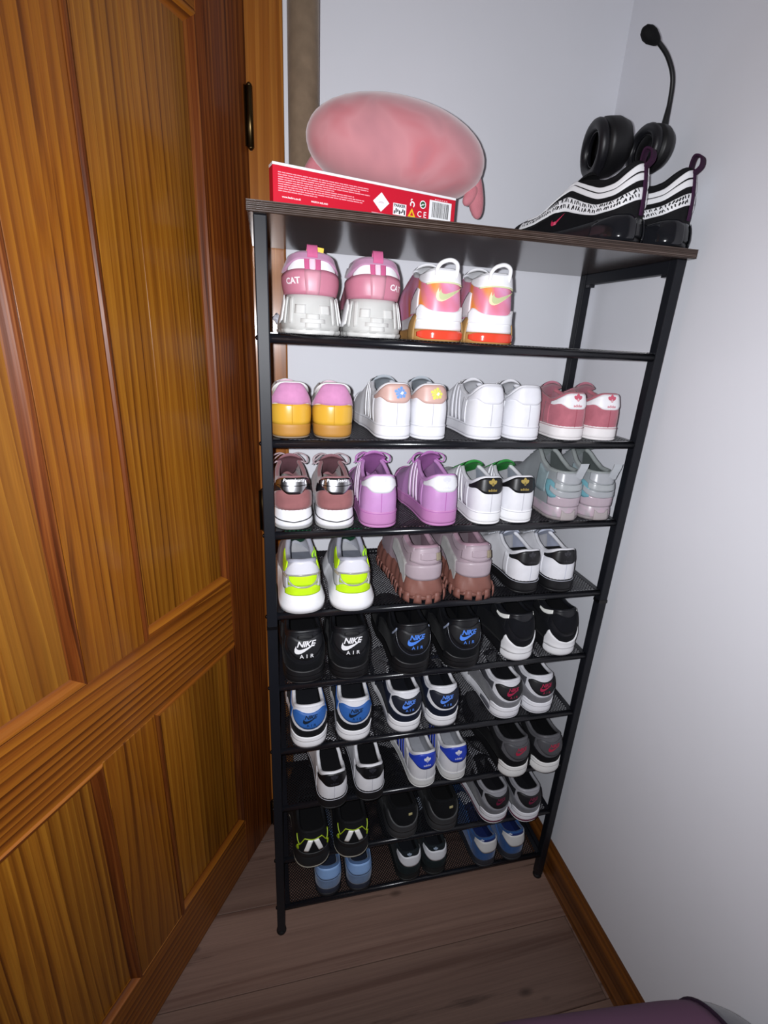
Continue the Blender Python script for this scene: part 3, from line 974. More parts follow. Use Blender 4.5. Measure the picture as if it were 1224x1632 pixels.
    def decal(s, name, g, a0, v0, mat, off=.0021, fn=None, parent=None):
        fn = fn or s.S
        V, F = g
        e = 1e-3
        ka = np.linalg.norm(fn(a0 + e, v0) - fn(a0 - e, v0)) / (2 * e)
        kv = np.linalg.norm(fn(a0, v0 + .02) - fn(a0, v0 - .02)) / .04
        return mesh_obj(name, fn(a0 + V[:, 0] / ka, v0 + V[:, 1] / kv, off), F, mat, parent or s.root, smooth=False)

    def line(s, name, pts, r, mat, off=.0008, fn=None, n=40, flat=1.0, parent=None):
        """a cord or seam lying on the surface through (a, v) points"""
        fn = fn or s.S
        q = curve_pts([(p[0], p[1], 0) for p in pts], n)
        return tube(name, fn(q[:, 0], q[:, 1], off), r, mat, parent or s.root, n=6, flat=flat)

    def collar(s, mat, r=None, f1=.47, name='collar'):
        r = r or s.g['collar']
        a = np.linspace(-f1 * s.A, f1 * s.A, 61)
        p = s.P(a, np.ones(61)); c = p.mean(0)
        d = c[None] - p; d[:, 2] = 0; d /= np.linalg.norm(d, axis=1)[:, None] + 1e-9
        p = p + d * r * .8; p[:, 2] -= r * .35
        return tube(name, p, r, mat, s.root, n=10)

    def lining(s, mat, insole=None, depth=.06):
        a = np.linspace(-.5 * s.A, .5 * s.A, 49); v = np.linspace(.08, .985, 7)
        aa, vv = np.meshgrid(a, v, indexing='ij')
        V = s.S(aa, vv, -.0055).reshape(-1, 3)
        nv = 7
        F = [(i * nv + j, i * nv + j + 1, (i + 1) * nv + j + 1, (i + 1) * nv + j) for i in range(48) for j in range(6)]
        mesh_obj('lining', V, F, mat, s.root)
        a = np.linspace(-.74 * s.A, .74 * s.A, 61)
        x, y = s.base(a); nx, ny = s.bnorm(a)
        z = np.interp(np.abs(a), *s.zs) + .006
        P = np.stack([x - nx * .004, y - ny * .004, z], -1)
        Q = P.copy(); Q[:, 0] = s.mir * CURV * (np.clip(y / s.g['L'], 0, 1)) ** 2
        F = [(i, 61 + i, 61 + i + 1, i + 1) for i in range(60)]
        mesh_obj('insole', np.vstack([P, Q]), F, insole or mat, s.root)

    def tongue(s, mat, w0=.013, w1=.030, edge=None, lift=0.0, label=None):
        g = s.g; k = g['L'] / .27
        cx = lambda y: s.mir * CURV * (np.clip(y / g['L'], 0, 1)) ** 2
        path = curve_pts([(0, .197 * k, g['hv'] - .003), (0, .170 * k, g['hv'] + (g['he'] - g['hv']) * .28), (0, .135 * k, g['he'] - .006), (0, .115 * k, (g['he'] + g['ht']) / 2 + lift), (0, .100 * k, g['ht'])], 16)
        n = 9
        V = []
        for side in (0, 1):
            for i, p in enumerate(path):
                t = i / (len(path) - 1)
                w = w0 + (w1 - w0) * t ** 1.3
                if i >= len(path) - 2:
                    w *= (.94, .82)[i - len(path) + 2]
                for j in range(n):
                    u = -1 + 2 * j / (n - 1)
                    th = .0035 * (1 - u ** 4) * (1 if side == 0 else -1)
                    V.append((cx(p[1]) + u * w, p[1] + th * .6, p[2] - .010 * u * u + th * .8))
        m = len(path)
        F = []
        for sd in (0, 1):
            o = sd * m * n
            for i in range(m - 1):
                for j in range(n - 1):
                    q = (o + i * n + j, o + i * n + j + 1, o + (i + 1) * n + j + 1, o + (i + 1) * n + j)
                    F.append(q if sd else q[::-1])
        o = m * n
        for j in range(n - 1):
            F.append(((m - 1) * n + j, (m - 1) * n + j + 1, o + (m - 1) * n + j + 1, o + (m - 1) * n + j))
        t = mesh_obj('tongue', V, F, mat, s.root)
        if label is not None:
            p = path[-2]; q = path[-5]
            W = w1 * .45
            P = [(cx(p[1]) - W, p[1] - .0042, p[2] - .002), (cx(p[1]) + W, p[1] - .0042, p[2] - .002), (cx(q[1]) + W, q[1] - .0042, q[2]), (cx(q[1]) - W, q[1] - .0042, q[2])]
            mesh_obj('size_label', P, [(0, 1, 2, 3)], label, t, smooth=False)
        s.tpath = path
        return t

    def laces(s, mat, rows=5, r=.0024, bow=False, flat=.55):
        gs = []
        fr = np.linspace(.50, .70, rows)
        for i, f in enumerate(fr):
            pr = s.S(f * s.A, .93, .001); pl = s.S(-f * s.A, .93, .001)
            if i < rows - 1:
                qr = s.S(fr[i + 1] * s.A, .93, .001); ql = s.S(-fr[i + 1] * s.A, .93, .001)
                for a, b in ((pl, qr), (pr, ql)):
                    mid = (a + b) / 2 + np.array([0, 0, .006])
                    gs.append(tube_geo(curve_pts([a, mid, b], 8), r, n=6, flat=flat))
            mid = (pl + pr) / 2 + np.array([0, 0, .0065])
            gs.append(tube_geo(curve_pts([pl, mid, pr], 8), r, n=6, flat=flat))
        if bow:
            k = (s.S(fr[0] * s.A, .95, 0) + s.S(-fr[0] * s.A, .95, 0)) / 2 + np.array([0, -.004, .009])
            for q in (-1, 1):
                lp = [k, k + [q * .018, -.006, .010], k + [q * .036, -.016, .004], k + [q * .034, -.014, -.010], k + [q * .016, -.004, -.002], k]
                gs.append(tube_geo(curve_pts(lp, 24), r * 1.1, n=6, flat=flat))
                gs.append(tube_geo(curve_pts([k, k + [q * .014, .004, .006], k + [q * .028, .012, -.006], k + [q * .036, .018, -.020]], 14), r, n=6, flat=flat))
        v, f = join_geo(gs)
        return mesh_obj('laces', v, f, mat, s.root)

    def pull_loop(s, mat, h=.02, w=.008, r=.0022, flat=.5, v0=.90, back=.004, a0=0.0):
        p = s.S(a0, v0, .001); q = s.S(a0, 1.0, 0)
        pts = [p, p + [0, -back, h * .45], q + [0, -back, h * .8], q + [0, .001, h], q + [0, .005, h * .6], q + [0, .006, -.004]]
        gs = []
        c = curve_pts(pts, 24)
        return tube('pull_tab', c, w, mat, s.root, n=8, flat=.22) if False else s._ribbon('pull_tab', c, w, .0016, mat)

    def _ribbon(s, name, c, w, th, mat, parent=None):
        T = np.gradient(c, axis=0); T /= np.linalg.norm(T, axis=1)[:, None]
        X = np.array([1.0, 0, 0]); V = []
        for p, t in zip(c, T):
            n = np.cross(X, t); n /= np.linalg.norm(n) + 1e-9
            V += [p - X * w - n * th, p + X * w - n * th, p + X * w + n * th, p - X * w + n * th]
        F = []
        for i in range(len(c) - 1):
            for k in range(4):
                F.append((4 * i + k, 4 * i + (k + 1) % 4, 4 * i + 4 + (k + 1) % 4, 4 * i + 4 + k))
        F += [(3, 2, 1, 0), tuple(4 * (len(c) - 1) + k for k in range(4))]
        return mesh_obj(name, V, F, mat, parent or s.root, smooth=False)

    def core(s, up, sole_m, out_m, lin_m, tong_m, lace_m, prof=None, outv=.16, bow=False, insole=None, collar=None, label=None, rows=5, lift=0):
        fl_ = s.g['fl']
        s.prof = prof or [(0, fl_ - .001), (.15, fl_), (.5, fl_ - .0005), (.85, fl_ - .0008), (1, fl_ - .002)]
        s.upper(up)
        s.sole('midsole', sole_m, outv, 1.0)
        s.sole('outsole', out_m, 0.0, outv, rings=4)
        s.lining(lin_m, insole)
        s.collar(collar or up)
        s.tongue(tong_m, label=label, lift=lift)
        s.laces(lace_m, rows=rows, bow=bow)

def nike_air(letters=True, sc=1.0):
    gs = [place2d(text2d('NIKE', .32, .025, .92), .0015, .0066, .0080), place2d(swoosh2d(), .0, -.0005, .031, math.radians(7))]
    if letters:
        gs.append(place2d(text2d('AIR', 0, .015, 1.9), .0015, -.0118, .0056))
    return place2d(join2d(gs), 0, 0, sc)

def adi(sc=1.0, gap=0.0):
    return place2d(join2d([place2d(trefoil2d(), 0, .003, .0185), place2d(text2d('adidas', 0, .02), 0, -.0098, .0052)]), 0, 0, sc)

# heel tab of a court shoe with side wings
TAB = [(0, .55, 1.0), (.014, .55, 1.0), (.020, .60, .99), (.026, .71, .965), (.034, .755, .94), (.05, .77, .92), (.062, .80, .90)]

def shell(s, c, tabtab=TAB, stripes=None, mark=None, sole='ececee', out=None, prof=None, up_kind='leather', tab_kind='leather', bow=False, lining='d5d5da', tongue=None, laces='eeeeee', label=None, seam=None, mark_g=None, toe=True):
    """low court shoe with cupsole, heel tab, serrated stripes"""
    up = M(c, up_kind)
    s.core(up, M(sole, 'rubber'), M(out or sole, 'rubber'), M(lining, 'mesh'), M(tongue or c, up_kind), M(laces, 'mesh'), prof, bow=bow, label=label and M(label, 'print'))
    tab = s.panel('heel_tab', tabtab, M(mark['tab'], tab_kind) if isinstance(mark['tab'], str) else mark['tab'], .0016)[0]
    s.tab = tab
    if mark.get('logo'):
        s.decal('logo', mark_g or adi(), mark.get('a', 0), mark.get('v', .79), M(mark['logo'], mark.get('lk', 'print')), .0026, parent=tab)
    sm = M(seam or 'c4c4cb', 'mesh')
    s.line('heel_seam', [(0, .02), (0, .3), (0, .56)], .0007, sm, .0004)
    A = s.A
    s.line('sole_stitch', [(a, .84) for a in np.linspace(-.97 * A, .97 * A, 40)], .0006, sm, .0004, fn=s.SS, n=120)
    # heel counter overlay and eyelet facing, both sides
    s.panel('quarter_overlay', [(.064, .03, .80), (.075, .03, .83), (.085, .03, .86)], up, .0010)
    if stripes:
        for i in range(3):
            a0 = .095 + i * .021
            s.quad('stripe', [(a0, .04), (a0 + .011, .04), (a0 + .030, .90), (a0 + .019, .90)], M(stripes, 'leather'), .0014, sides=(-1, 1))
    if toe:
        s.panel('toe_cap', [(.80 * A, .02, .50), (.86 * A, .02, .62), (.93 * A, .02, .70), (.995 * A, .02, .74)], M(sole, 'rubber'), .0016)

def airmax(s, cage, patch, logo, mud, mid, out, up, lin_, lace, piping=None, letters=True, midprof=None, lk='print', cage_kind='leather', patch_kind='rubber', mud_kind='suede', window='8a8a92', tongue=None, lsc=1.0, heel_foam=None):
    """runner with wrapped heel cage, moulded heel badge, curved mudguard and deep heel foam"""
    g = s.g
    prof = midprof or [(0, .001), (.12, .003), (.4, .0035), (.75, .002), (1, -.001)]
    s.core(M(cage, cage_kind), M(mid, 'rubber'), M(out, 'rubber'), M(lin_, 'mesh'), M(tongue or up, 'mesh'), M(lace, 'mesh'), prof, outv=.12)
    A = s.A
    # curved mudguard: lowest at the heel's centre, climbing along both sides
    s.panel('mudguard', [(0, -.05, .24), (.015, -.05, .26), (.028, -.05, .36), (.040, -.05, .50), (.055, -.05, .64), (.075, -.05, .66), (.10, -.04, .50), (.14, -.02, .32), (.18, -.02, .28)], M(mud, mud_kind), .0014)
    badge = s.panel('heel_badge', [(0, .32, .82), (.008, .33, .83), (.016, .38, .88), (.024, .48, .92), (.032, .62, .92), (.038, .76, .89), (.041, .84, .86)], M(patch, patch_kind), .0020)[0]
    if logo:
        s.decal('logo', place2d(nike_air(letters, lsc), 0, 0, .92), 0, .63, M(logo, lk), .0030, parent=badge)
    if piping:
        s.line('piping', [(-.050, .93), (-.042, .72), (-.030, .44), (-.014, .28), (0, .26), (.014, .28), (.030, .44), (.042, .72), (.050, .93)], .0011, M(piping, 'patent'), .0012)
    s.panel('side_panel', [(.05, .55, .90), (.07, .55, .84), (.10, .50, .80), (.13, .40, .80)], M(up, 'mesh'), .0010)
    s.panel('toe_guard', [(.62 * A, .0, .30), (.8 * A, .0, .36), (.995 * A, .0, .42)], M(mud, mud_kind), .0012)
    if window:
        s.panel('air_window', [(.055, .30, .50), (.062, .22, .62), (.085, .22, .62), (.105, .28, .52)], M(window, 'gloss'), .0012, fn=s.SS)
    # foam sits high round the heel
    s.panel('foam_wrap', [(0, -.12, .0), (.03, -.12, .03), (.05, -.12, .12), (.058, -.12, .02)], M(heel_foam or mid, 'rubber'), .0036, thick=.006)
    if heel_foam:
        s.panel('heel_foam', [(0, .0, 1.0), (.03, .0, 1.0), (.044, .0, 1.0), (.050, .06, .80), (.053, .10, .95), (.056, .3, .6)], M(heel_foam, 'rubber'), .0016, fn=s.SS, sm=0)

# ---------------------------------------------------------------- the shoes, shelf by shelf
LOW = {}
def pair(shelf, spots, group, text, style, G=None, name='sneaker', extra=('nearer the door', 'farther from door'), z=None):
    for i, (x, y, yaw) in enumerate(spots):
        zz = (tz(shelf) + SURF) if z is None else z
        r = empty(name, (x, y, zz), math.radians(yaw))
        tag(r, f'{text}, {extra[i]}', 'shoe', group)
        style(Shoe(r, G or {}, -1 if i == 0 else 1), i)

W = 'e3e3e8'
# ---- upper mesh shelf
def st_cat(s, i):
    rub = M('b9b9b6', 'rubber'); gry = M('c9c9c6', 'rubber')
    pk = M('ba7488', 'leather'); lil = M('b487a4', 'suede'); wh = M('ecebee', 'leather')
    prof = [(0, .010), (.10, .0115), (.3, .010), (.55, .007), (.8, .004), (1, .001)]
    wave = None
    s.prof = prof
    s.upper(pk); s.lining(M('c39ab0', 'mesh')); s.collar(lil, .0085); s.tongue(lil, w1=.036); s.laces(M('d9a0b8', 'mesh'), 5, .003)
    s.sole('midsole', rub, .10, 1.0, wave=lambda a, v: .0022 * np.sin(a * 150) * np.sin(v * 3.1) ** 2)
    s.sole('outsole', gry, 0, .12, rings=4, wave=lambda a, v: .002 * np.sign(np.sin(a * 260)))
    # moulded blocks on the heel of the sole
    for q in (-1, 1):
        s.quad('heel_block', [(q * .018 - .0075, .50), (q * .018 + .0075, .50), (q * .018 + .0075, .72), (q * .018 - .0075, .72)], gry, .0030, fn=s.SS)
    s.quad('heel_block', [(-.010, .38), (.010, .38), (.010, .50), (-.010, .50)], gry, .0030, fn=s.SS)
    s.quad('heel_block', [(-.017, .28), (.017, .28), (.017, .38), (-.017, .38)], gry, .0030, fn=s.SS)
    s.quad('heel_block', [(-.011, .16), (.011, .16), (.011, .28), (-.011, .28)], gry, .0036, fn=s.SS)
    s.panel('sole_pod', [(.048, .35, .75), (.055, .25, .95), (.07, .22, .98), (.082, .35, .85)], M('e6e5e6', 'rubber'), .0045, fn=s.SS)
    for q in (.030, .042):
        s.quad('sole_rib', [(q - .002, .25), (q + .002, .25), (q + .006, .9), (q, .9)], gry, .0032, fn=s.SS, sides=(-1, 1))
    s.panel('heel_counter', [(0, .04, .62), (.03, .04, .62), (.06, .04, .58), (.085, .04, .50), (.10, .04, .3)], pk, .0042, thick=.005)
    s.panel('white_band', [(0, .62, .86), (.018, .62, .86), (.028, .62, .80), (.036, .62, .66)], wh, .0026)
    s.panel('collar_pad', [(0, .84, 1.0), (.02, .84, 1.0), (.04, .70, 1.0), (.07, .66, 1.0), (.10, .70, 1.0)], lil, .0050, thick=.007)
    for q in (-.0065, 0, .0065):
        s.quad('heel_stripe', [(q - .003, .56), (q + .003, .56), (q + .003, .90), (q - .003, .90)], M('c25a86' if q else 'e9c6d6', 'mesh'), .0048)
    s.quad('heel_overlay', [(-.010, .05), (.010, .05), (.010, .60), (-.010, .60)], M('c68a9a', 'leather'), .0052)
    s.pull_loop(M('c45f8a', 'mesh'), .012, .0085, v0=.88)
    q = -1 if i == 0 else 1
    s.decal('brand_letters', place2d(text2d('CAT', 0, .03), 0, 0, .0085), (-.026, .027)[i], .36, M('e8dfe2', 'print'), .0050)
    if i == 0:
        p = s.S(.004, .99, 0)
        o = box('yellow_label', (-.014, -.0012, -.004), (.014, .0012, .005), M('e0b91e', 'print'), s.root); o.location = p + np.array([0, .006, .008]); o.rotation_euler = (0.3, .12, 0)

pair(1, [(.092, .012, 0), (.202, .012, 0)], 'pink and grey chunky sneakers', 'pink chunky sneaker with grey block-patterned sole', st_cat,
     dict(wh=.040, wb=.041, hh=.124, hs=.110, he=.128, hv=.09, ht=.138, sh=.064, sm=.050, sf=.042, bh=.007, ow=.036, L=.280))

def st_upt(s, i):
    dye = ramp_noise('tie_dye', [(.30, 'e0452c'), (.39, 'e08a3c'), (.46, 'd9788e'), (.56, 'd996bc'), (.66, 'd8687c')], 7, .4, 1.2)
    wh = M('ededf0', 'leather')
    s.prof = [(0, .006), (.3, .0065), (.7, .004), (1, 0)]
    s.upper(dye); s.lining(M('cfcfd4', 'mesh')); s.collar(wh, .0055); s.tongue(wh, w1=.034); s.laces(M('eeeeee', 'mesh'), 5)
    s.sole('midsole', wh, .42, 1.0); s.sole('outsole', M('b98a50', 'rubber'), 0, .42, rings=6)
    s.panel('air_unit', [(0, .06, .40), (.03, .06, .40), (.040, .10, .36), (.045, .18, .28)], M('e04a34', 'gloss'), .0026, fn=s.SS)
    s.panel('gum_patch', [(.052, .02, .95), (.060, .02, 1.02), (.072, .02, .9), (.078, .05, .5)], M('a8824e', 'rubber'), .0034, fn=s.SS)
    s.panel('heel_top', [(0, .74, 1.0), (.02, .73, 1.0), (.034, .72, 1.0), (.05, .80, 1.0), (.065, .9, 1.0)], wh, .0026)
    s.panel('heel_top_piping', [(0, .715, .745), (.02, .705, .735), (.034, .695, .725)], M('d9dcae', 'leather'), .0030)
    s.panel('sole_wrap', [(0, -.1, .10), (.02, -.1, .11), (.034, -.1, .18), (.045, -.1, .30), (.055, -.1, .12)], wh, .0044, thick=.007)
    s.panel('side_wing', [(.055, .05, .62), (.065, .05, .70), (.08, .05, .52), (.095, .05, .30)], M('e6e0e4', 'leather'), .0020)
    sw = swoosh2d()
    s.decal('swoosh_edge', place2d(sw, .002, 0, .056, math.radians(8)), .006, .50, M('ecd9b0', 'leather'), .0026)
    s.decal('swoosh', place2d(sw, .002, .0, .046, math.radians(8)), .006, .50, M('c0c696', 'leather'), .0034)
    q = s.S(0, .97, .002)
    c = curve_pts([q + [-.018, .004, -.010], q + [-.019, -.002, .004], q + [-.011, -.004, .013], q + [.004, -.004, .017], q + [.016, -.002, .012], q + [.019, .002, .000], q + [.018, .004, -.010]], 30)
    tube('pull_loop', c, .0036, M('f0f0f2', 'rubber'), s.root, n=8)

pair(1, [(.327, .012, 1), (.428, .012, 0)], 'tie-dyed high sneakers with white soles', 'orange and pink tie-dyed sneaker with white loop at heel', st_upt,
     dict(wh=.0415, wb=.042, hh=.118, hs=.110, he=.124, hv=.09, ht=.136, sh=.046, sm=.036, sf=.032, bh=.0025, lean=.004, ow=.032))

# ---- second mesh shelf
def st_peach(s, i):
    s.core(M('d9d8d4', 'leather'), M('ad7b32', 'rubber'), M('807262', 'rubber'), M('d8d8d6', 'mesh'), M('d6b4c4', 'mesh'), M('e8e8e8', 'mesh'), [(0, -.001), (.2, .001), (.8, .0018), (1, .001)], outv=.12)
    s.panel('heel_cup', [(0, .02, .53), (.02, .02, .53), (.045, .02, .56), (.07, .02, .50), (.09, .02, .3)], M('cfa037', 'patent'), .0016)
    s.panel('heel_tab', [(0, .50, 1.0), (.014, .50, 1.0), (.020, .53, .96), (.028, .57, .84), (.038, .57, .74), (.055, .56, .68), (.07, .55, .62)], M('c486ae', 'suede'), .0022)
    s.line('heel_seam', [(0, .03), (0, .28), (0, .5)], .0006, M('b98a20', 'mesh'), .0018)
    a = np.linspace(-.42 * s.A, .42 * s.A, 60)
    tube('white_edging', s.S(a, np.full(60, 1.0), .0005), .0016, M('efeff0', 'leather'), s.root, n=6)
pair(2, [(.056, .006, 2), (.131, .004, -2)], 'pink and amber low sneakers', 'low sneaker with pink heel tab over glossy amber heel', st_peach,
     dict(wh=.0350, wb=.0375, hh=.098, hs=.076, he=.088, ht=.093, sh=.028, sm=.022, sf=.02, ow=.031))

def st_floral(s, i):
    tabm = M('c9a59c', 'leather')
    shell(s, 'e3e3e8', mark=dict(tab=tabm), sole='e3e3e8', lining='9297ad', stripes='efeff2', tongue='a8b0b8', laces='dfe3e6')
    fl_ = []
    n = 9
    for k in range(n):
        a = 2 * math.pi * k / n
        r = .0085 if k % 2 else .0105
        fl_.append((np.array([(0, 0), (r * math.cos(a - .3), r * math.sin(a - .3)), (1.15 * r * math.cos(a), 1.15 * r * math.sin(a)), (r * math.cos(a + .3), r * math.sin(a + .3))]), [(0, 1, 2, 3)]))
    s.decal('flower_print', join2d(fl_), .004, .79, M('6f9ad6' if i == 0 else 'd8d860', 'print'), .0028, parent=s.tab)
    s.decal('flower_heart', place2d((np.array([(-.6, -.3), (.2, -.7), (.8, .1), (.1, .6)]), [(0, 1, 2, 3)]), .002, 0, .005), .004, .79, M('eef0f2', 'print'), .0034, parent=s.tab)
pair(2, [(.249, .004, 2), (.319, .004, -2)], 'white court sneakers with flower print heels', 'white court sneaker with dusty pink heel tab and flower print', st_floral, dict(hh=.102, he=.100, ht=.108, wh=.0337, wb=.0360))
for k, o in enumerate([q for q in C.objects if q.get('group') == 'white court sneakers with flower print heels']):
    o['label'] = ('white court sneaker with blue flower print on its dusty pink heel tab', 'white court sneaker with yellow flower print on its dusty pink heel tab')[k]

def st_white(s, i):
    shell(s, W, mark=dict(tab=M('e0e0e6', 'leather')), sole='e3e3e8', lining='b9bdca', stripes='e0e0e6', laces='e8e8ec')
pair(2, [(.440, .004, 1), (.521, .004, -1)], 'plain white court sneakers', 'plain all-white leather court sneaker on the second mesh shelf', st_white, dict(hh=.105, he=.100, ht=.108, wh=.0365, wb=.040))

def st_pinkc(s, i):
    shell(s, 'b56c78', mark=dict(tab='ecebee', logo='c6566c', v=.79), sole='e6e2e2', lining='b77f8c', up_kind='suede', tongue='b77484', laces='b97886', label='cfc4c8' if i else None, toe=False, seam='a85a68')
pair(2, [(.628, .006, 1), (.707, .006, -1)], 'pink suede court sneakers', 'pink suede court sneaker with white printed heel tab', st_pinkc, dict(hh=.094, hs=.076, he=.092, ht=.108, wh=.0355, wb=.0385))

# ---- third mesh shelf
def st_pepe(s, i):
    s.core(M('976a6e', 'suede'), M('e8e8ec', 'rubber'), M('8f8f8e', 'rubber'), M('7d5a60', 'mesh'), M('8a6068', 'mesh'), M('b9a4aa', 'mesh'), [(0, .004), (.2, .0045), (.55, .0025), (1, .0005)], outv=.13, bow=True)
    s.sole('white_wedge', M('c9c8c2', 'rubber'), .86, 1.12, grow=-.0015, rings=4)
    s.line('sole_line', [(a, .38 + 3.2 * abs(a) if abs(a) < .06 else .57) for a in np.linspace(-.12, .12, 25)], .0011, M('17181c', 'rubber'), .0006, fn=s.SS, n=80)
    s.panel('mudguard', [(0, .05, .56), (.014, .05, .56), (.02, .05, .66), (.035, .05, .62), (.06, .05, .50), (.09, .05, .42)], M('915f60', 'suede'), .0020)
    s.panel('black_side', [(.022, .64, .84), (.034, .60, .86), (.05, .52, .86), (.065, .55, .84)], M('1d1d22', 'patent'), .0014)
    s.panel('heel_counter', [(0, .52, 1.0), (.013, .52, 1.0), (.02, .70, 1.0), (.032, .78, .98), (.042, .82, .94)], M('c2c2c6', 'metal'), .0026)
    s.line('counter_seam', [(-.03, .82), (-.015, .77), (0, .76), (.015, .77), (.03, .82)], .0008, M('6e6e72', 'metal'), .0030)
    s.decal('brand_letters', place2d(text2d('Pepe Jeans', .25, .01), 0, 0, .0062), 0, .91, M('f2f2f4', 'print'), .0036)
pair(3, [(.058, .014, 1), (.140, .008, 0)], 'mauve runners with silver heels', 'mauve suede runner with mirror-silver heel counter and white sole', st_pepe,
     dict(wh=.0350, wb=.0372, hh=.102, hs=.088, he=.108, ht=.124, sh=.041, sm=.033, sf=.028))

def st_lilac(s, i):
    shell(s, 'c08cc2', mark=dict(tab='e3e3e8', logo='d6d6de', v=.80, lk='leather'), sole='b97cb0', lining='b383bb', stripes='ecd9ee', tongue='b06fb0', laces='c47fc4', bow=True, seam='b570b2')
pair(3, [(.228, .004, -2), (.362, .002, 4)], 'lilac pink court sneakers', 'lilac pink court sneaker with white heel tab and pink sole', st_lilac, dict(hh=.106, hs=.088, he=.112, ht=.132, sh=.036, sm=.03, sf=.028, wh=.0365, wb=.042))

def st_green(s, i):
    shell(s, W, mark=dict(tab='0f0f12', logo='a8914c', v=.79), sole='eeeef0', lining='a3a9b6', stripes='eeeef2', tongue='2f8a3c', laces='3a9a48', label='c9ccd4' if i else None)
pair(3, [(.463, .002, 1), (.537, .004, -1)], 'white court sneakers with black heels and green tongues', 'white court sneaker with gold print on black heel tab and green laces', st_green, dict(hh=.100, he=.098, ht=.112, wh=.0345, wb=.0365))

def st_holo(s, i):
    gr = M('8f9497', 'patent', .35); sil = M('a3a6aa', 'leather', .3)
    s.prof = [(0, .002), (.2, .0035), (.6, .002), (1, -.001)]
    s.upper(gr); s.lining(M('59605f', 'mesh')); s.collar(M('9aa09f', 'mesh'), .005); s.tongue(M('8e9696', 'mesh'), w1=.032, label=M('c8cbd0', 'print')); s.laces(M('7e8a8c', 'mesh'), 5)
    s.sole('midsole', ramp_noise('film_sole', [(.35, 'aea4a9'), (.5, 'b7a2ae'), (.65, 'a39ea1')], 20, .3), .2, 1.0)
    s.sole('outsole', M('8d8585', 'rubber'), 0, .2, rings=4, wave=lambda a, v: .0015 * np.sin(a * 420))
    s.panel('heel_plate', [(0, .05, .50), (.012, .05, .55), (.016, .05, .85)], M('a59c9c', 'rubber'), .0026, fn=s.SS)
    s.panel('heel_wrap', [(0, .02, .28), (.02, .02, .30), (.035, .02, .36), (.05, .02, .44)], M('b2a2ab', 'patent'), .0022)
    s.panel('turquoise_patch', [(.030, .30, .62), (.042, .22, .72), (.055, .30, .74), (.062, .5, .68)], M('6fa3ae', 'leather'), .0030)
    s.panel('heel_band', [(0, .30, .46), (.02, .30, .48), (.034, .36, .52), (.046, .46, .60)], sil, .0034)
    s.panel('heel_band', [(0, .50, .66), (.02, .50, .68), (.034, .56, .70)], M('a4a8aa', 'patent'), .0040)
    s.panel('heel_tab', [(0, .68, 1.0), (.014, .68, 1.0), (.024, .72, 1.0), (.034, .80, .98)], sil, .0030)
    p = s.S(.012, 1.0, .004)
    s._ribbon('pull_tab', curve_pts([p + [0, .0, -.014], p + [.002, -.003, .0], p + [.006, -.004, .012], p + [.010, -.001, .020]], 10), .010, .0014, M('adb1b5', 'patent'))
    s.panel('side_panel', [(.066, .30, .9), (.08, .25, .86), (.11, .2, .84)], M('8fa0a4', 'mesh'), .0018)
pair(3, [(.652, .008, 0), (.732, .004, -1)], 'silver grey iridescent runners', 'silver grey iridescent runner with turquoise side patch and pull tab', st_holo,
     dict(wh=.0365, wb=.0360, hh=.106, hs=.106, he=.136, hv=.08, ht=.150, sh=.034, sm=.03, sf=.026, bh=.004, ow=.028))

# ---- fourth mesh shelf
def st_neon(s, i):
    gr = M('aeb0b8', 'leather'); ne = M('c6f01a', 'mesh')
    s.prof = [(0, .010), (.12, .0125), (.35, .0105), (.7, .006), (1, 0)]
    s.upper(gr); s.lining(M('8f93a0', 'mesh')); s.collar(M('a9abb8', 'mesh'), .0055); s.tongue(M('2f7a55', 'mesh'), w1=.034); s.laces(M('9fd62a', 'mesh'), 5)
    s.sole('midsole', M('ededf0', 'rubber'), .06, 1.0, wave=lambda a, v: .0012 * np.sin(v * 22)); s.sole('outsole', M('d9d9d8', 'rubber'), 0, .08, rings=3)
    s.panel('heel_foam', [(0, -.05, .24), (.018, -.05, .24), (.03, -.05, .20), (.04, -.05, .08)], ne, .0036, thick=.005)
    s.panel('heel_mesh', [(0, .26, .56), (.02, .26, .56), (.03, .28, .54)], ne, .0020)
    s.panel('heel_cap', [(0, .56, 1.0), (.014, .56, 1.0), (.022, .58, .96), (.034, .58, .80), (.044, .60, .72)], M('d6d6de', 'patent'), .0024)
    s.panel('neon_collar', [(.038, .72, 1.0), (.052, .60, 1.0), (.075, .62, 1.0), (.11, .70, 1.0)], ne, .0026)
    s.panel('side_overlay', [(.034, .10, .56), (.05, .05, .60), (.075, .05, .55), (.10, .05, .4)], M('c2c2c4', 'leather'), .0018)
    s.panel('tan_trim', [(.030, .48, .56), (.045, .52, .60), (.055, .5, .56)], M('b3a694', 'leather'), .0026)
    for r, v in ((.0016, 0),):
        pts = [(-.027, .57), (-.024, .40), (-.014, .27), (0, .235), (.014, .27), (.024, .40), (.027, .57)]
        s.line('heel_hoop', pts, .0019, M('9b9a94', 'patent'), .0050, n=50)
        s.line('heel_hoop', [(-.03, .58), (-.015, .60), (0, .605), (.015, .60), (.03, .58)], .0016, M('9b9a94', 'patent'), .0042)
    p = s.S(.055, 1.0, -.004)
    tube('lime_loop', curve_pts([p, p + [-.004, -.004, .012], p + [.002, .004, .018], p + [.004, .008, .002]], 16), .0022, M('a2dc3a', 'mesh'), s.root, n=6)
pair(4, [(.074, .004, 1), (.178, .000, -2)], 'neon yellow and grey runners', 'grey and neon yellow chunky runner with flared white sole', st_neon,
     dict(wh=.037, wb=.042, hh=.110, hs=.098, he=.122, hv=.08, ht=.158, sh=.046, sm=.036, sf=.03, ow=.029))

